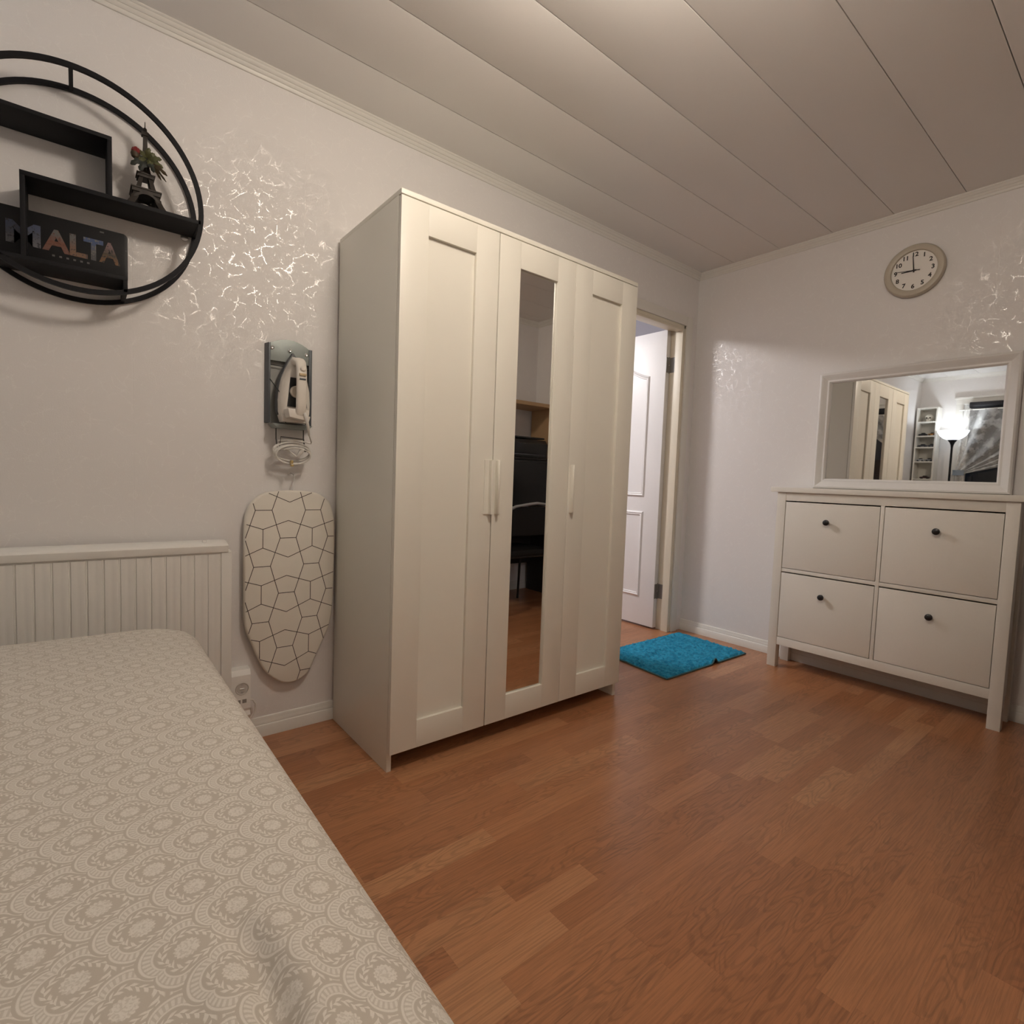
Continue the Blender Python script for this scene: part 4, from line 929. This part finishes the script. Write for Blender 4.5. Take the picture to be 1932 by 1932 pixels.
# torchiere
TX, TY = -4.42, -0.40
tc = thing('floor_lamp', (TX, TY, 0), 'dark floor lamp with a lit white bowl shade beside the narrow bookcase', 'lamp')
part('base', MB().lathe([(0.14, 0), (0.14, 0.012), (0.12, 0.022), (0.02, 0.03), (0.001, 0.03)], (TX, TY, 0), n=36), BLACK, tc)
part('pole', MB().tube([(TX, TY, 0.025), (TX, TY, 1.57)], 0.0105, 14), BLACK, tc)
part('cup', MB().lathe([(0.011, 1.565), (0.014, 1.59), (0.024, 1.62), (0.042, 1.645), (0.046, 1.652)], (TX, TY, 0), n=24), BLACK, tc)
part('lamp_shade', MB().lathe([(0.044, 1.650), (0.085, 1.668), (0.118, 1.697), (0.139, 1.738), (0.143, 1.752), (0.139, 1.752), (0.114, 1.70), (0.082, 1.673), (0.04, 1.658), (0.001, 1.657)], (TX, TY, 0), n=40), glow('bowl_shade_lit', TORCH_COLOR, TORCH_STRENGTH), tc)
part('bulb', MB().sphere((TX, TY, 1.694), 0.030, n=20, m=14), glow('bulb_lit', TORCH_COLOR, TORCH_BULB), tc, smooth=80)

# ================================================================== DESK CORNER (seen in the wardrobe mirror)
dk = thing('desk', (-0.72, -2.34, 0), 'dark desk with a birch shelf hutch in the corner', 'desk')
DKM = mat('desk_black_brown', (0.022, 0.018, 0.016), 0.5, var=0.1)
part('desk_top', MB().box(-1.40, -0.02, -2.635, -2.06, 0.715, 0.745), DKM, dk, bevel=0.003)
for xx in (-1.38, -0.06): part('side_panel', MB().box(xx, xx+0.024, -2.62, -2.10, 0, 0.715), DKM, dk)
part('modesty_panel', MB().box(-1.356, -0.06, -2.60, -2.58, 0.25, 0.715), DKM, dk)
for xx in (-1.38, -0.056): part('hutch_side', MB().box(xx, xx+0.022, -2.635, -2.34, 0.745, 1.615), BIRCH, dk, label='birch hutch side')
part('hutch_top', MB().box(-1.40, -0.03, -2.637, -2.335, 1.615, 1.645), BIRCH, dk, bevel=0.002, label='birch hutch top')
part('hutch_shelf', MB().box(-1.358, -0.056, -2.635, -2.35, 1.165, 1.185), DKM, dk)
pr = thing('printer', (-0.36, -2.48, 1.185), 'black desktop printer on the hutch shelf', 'printer')
part('body', MB().prism([(-2.62, 1.186), (-2.34, 1.186), (-2.33, 1.30), (-2.36, 1.335), (-2.62, 1.345)], 0, -0.56, -0.125), BLACKPL, pr, bevel=0.006)
part('lid', MB().box(-0.555, -0.13, -2.615, -2.37, 1.345, 1.358), BLACKPL, pr, bevel=0.003)
part('paper_tray', MB().box(-0.51, -0.18, -2.345, -2.30, 1.20, 1.212), mat('tray_grey', (0.05, 0.05, 0.055), 0.4), pr, bevel=0.002)
mo = thing('monitor', (-0.5, -2.36, 0.745), 'black computer monitor standing on the desk', 'monitor')
part('screen', MB().box(-0.84, -0.09, -2.325, -2.355, 0.775, 1.16), BLACKPL, mo, bevel=0.004); part('panel', MB().box(-0.825, -0.105, -2.3235, -2.3262, 0.795, 1.145), mat('screen_off', (0.006, 0.006, 0.008), 0.15), mo)
part('stand', MB().box(-0.53, -0.47, -2.36, -2.38, 0.755, 0.95), BLACKPL, mo); part('foot', MB().box(-0.62, -0.38, -2.30, -2.45, 0.745, 0.757), BLACKPL, mo, bevel=0.003)
CXX = -0.62
ch = thing('desk_chair', (CXX, -2.12, 0), 'black padded chair with a bent grey top rail at the desk', 'chair')
LEA = mat('black_upholstery', (0.010, 0.009, 0.009), 0.6, spec=0.25, var=0.1); CHF = mat('chair_black_tube', (0.012, 0.012, 0.012), 0.4); RAIL = mat('grey_rail', (0.33, 0.33, 0.33), 0.4)
part('seat', MB().box(CXX-0.22, CXX+0.22, -2.34, -1.92, 0.43, 0.475), LEA, ch, bevel=0.018, seg=3)
part('backrest', MB().prism([(-1.905, 0.585), (-1.93, 0.585), (-1.915, 0.80), (-1.89, 0.80)], 0, CXX-0.225, CXX+0.225), LEA, ch, bevel=0.01, seg=3)
part('top_rail', MB().tube([(CXX-0.235, -1.892, 0.785), (CXX-0.20, -1.888, 0.803), (CXX-0.1, -1.882, 0.818), (CXX, -1.879, 0.828), (CXX+0.1, -1.882, 0.818), (CXX+0.20, -1.888, 0.803), (CXX+0.235, -1.892, 0.785)], 0.010, 10), RAIL, ch)
for a in (CXX-0.235, CXX+0.235):
    part('back_post', MB().tube([(a, -1.94, 0.44), (a, -1.91, 0.62), (a, -1.892, 0.785)], 0.010, 10), CHF, ch)
    for b in (-2.33, -1.94): part('leg', MB().tube([(a, b, 0.445), (a, b+(0.03 if b > -2 else -0.02), 0.0)], 0.010, 10), CHF, ch)
part('seat_frame', MB().tube([(CXX-0.23, -2.33, 0.425), (CXX+0.23, -2.33, 0.425), (CXX+0.235, -1.94, 0.425), (CXX-0.235, -1.94, 0.425)], 0.009, 8, closed=True), CHF, ch)
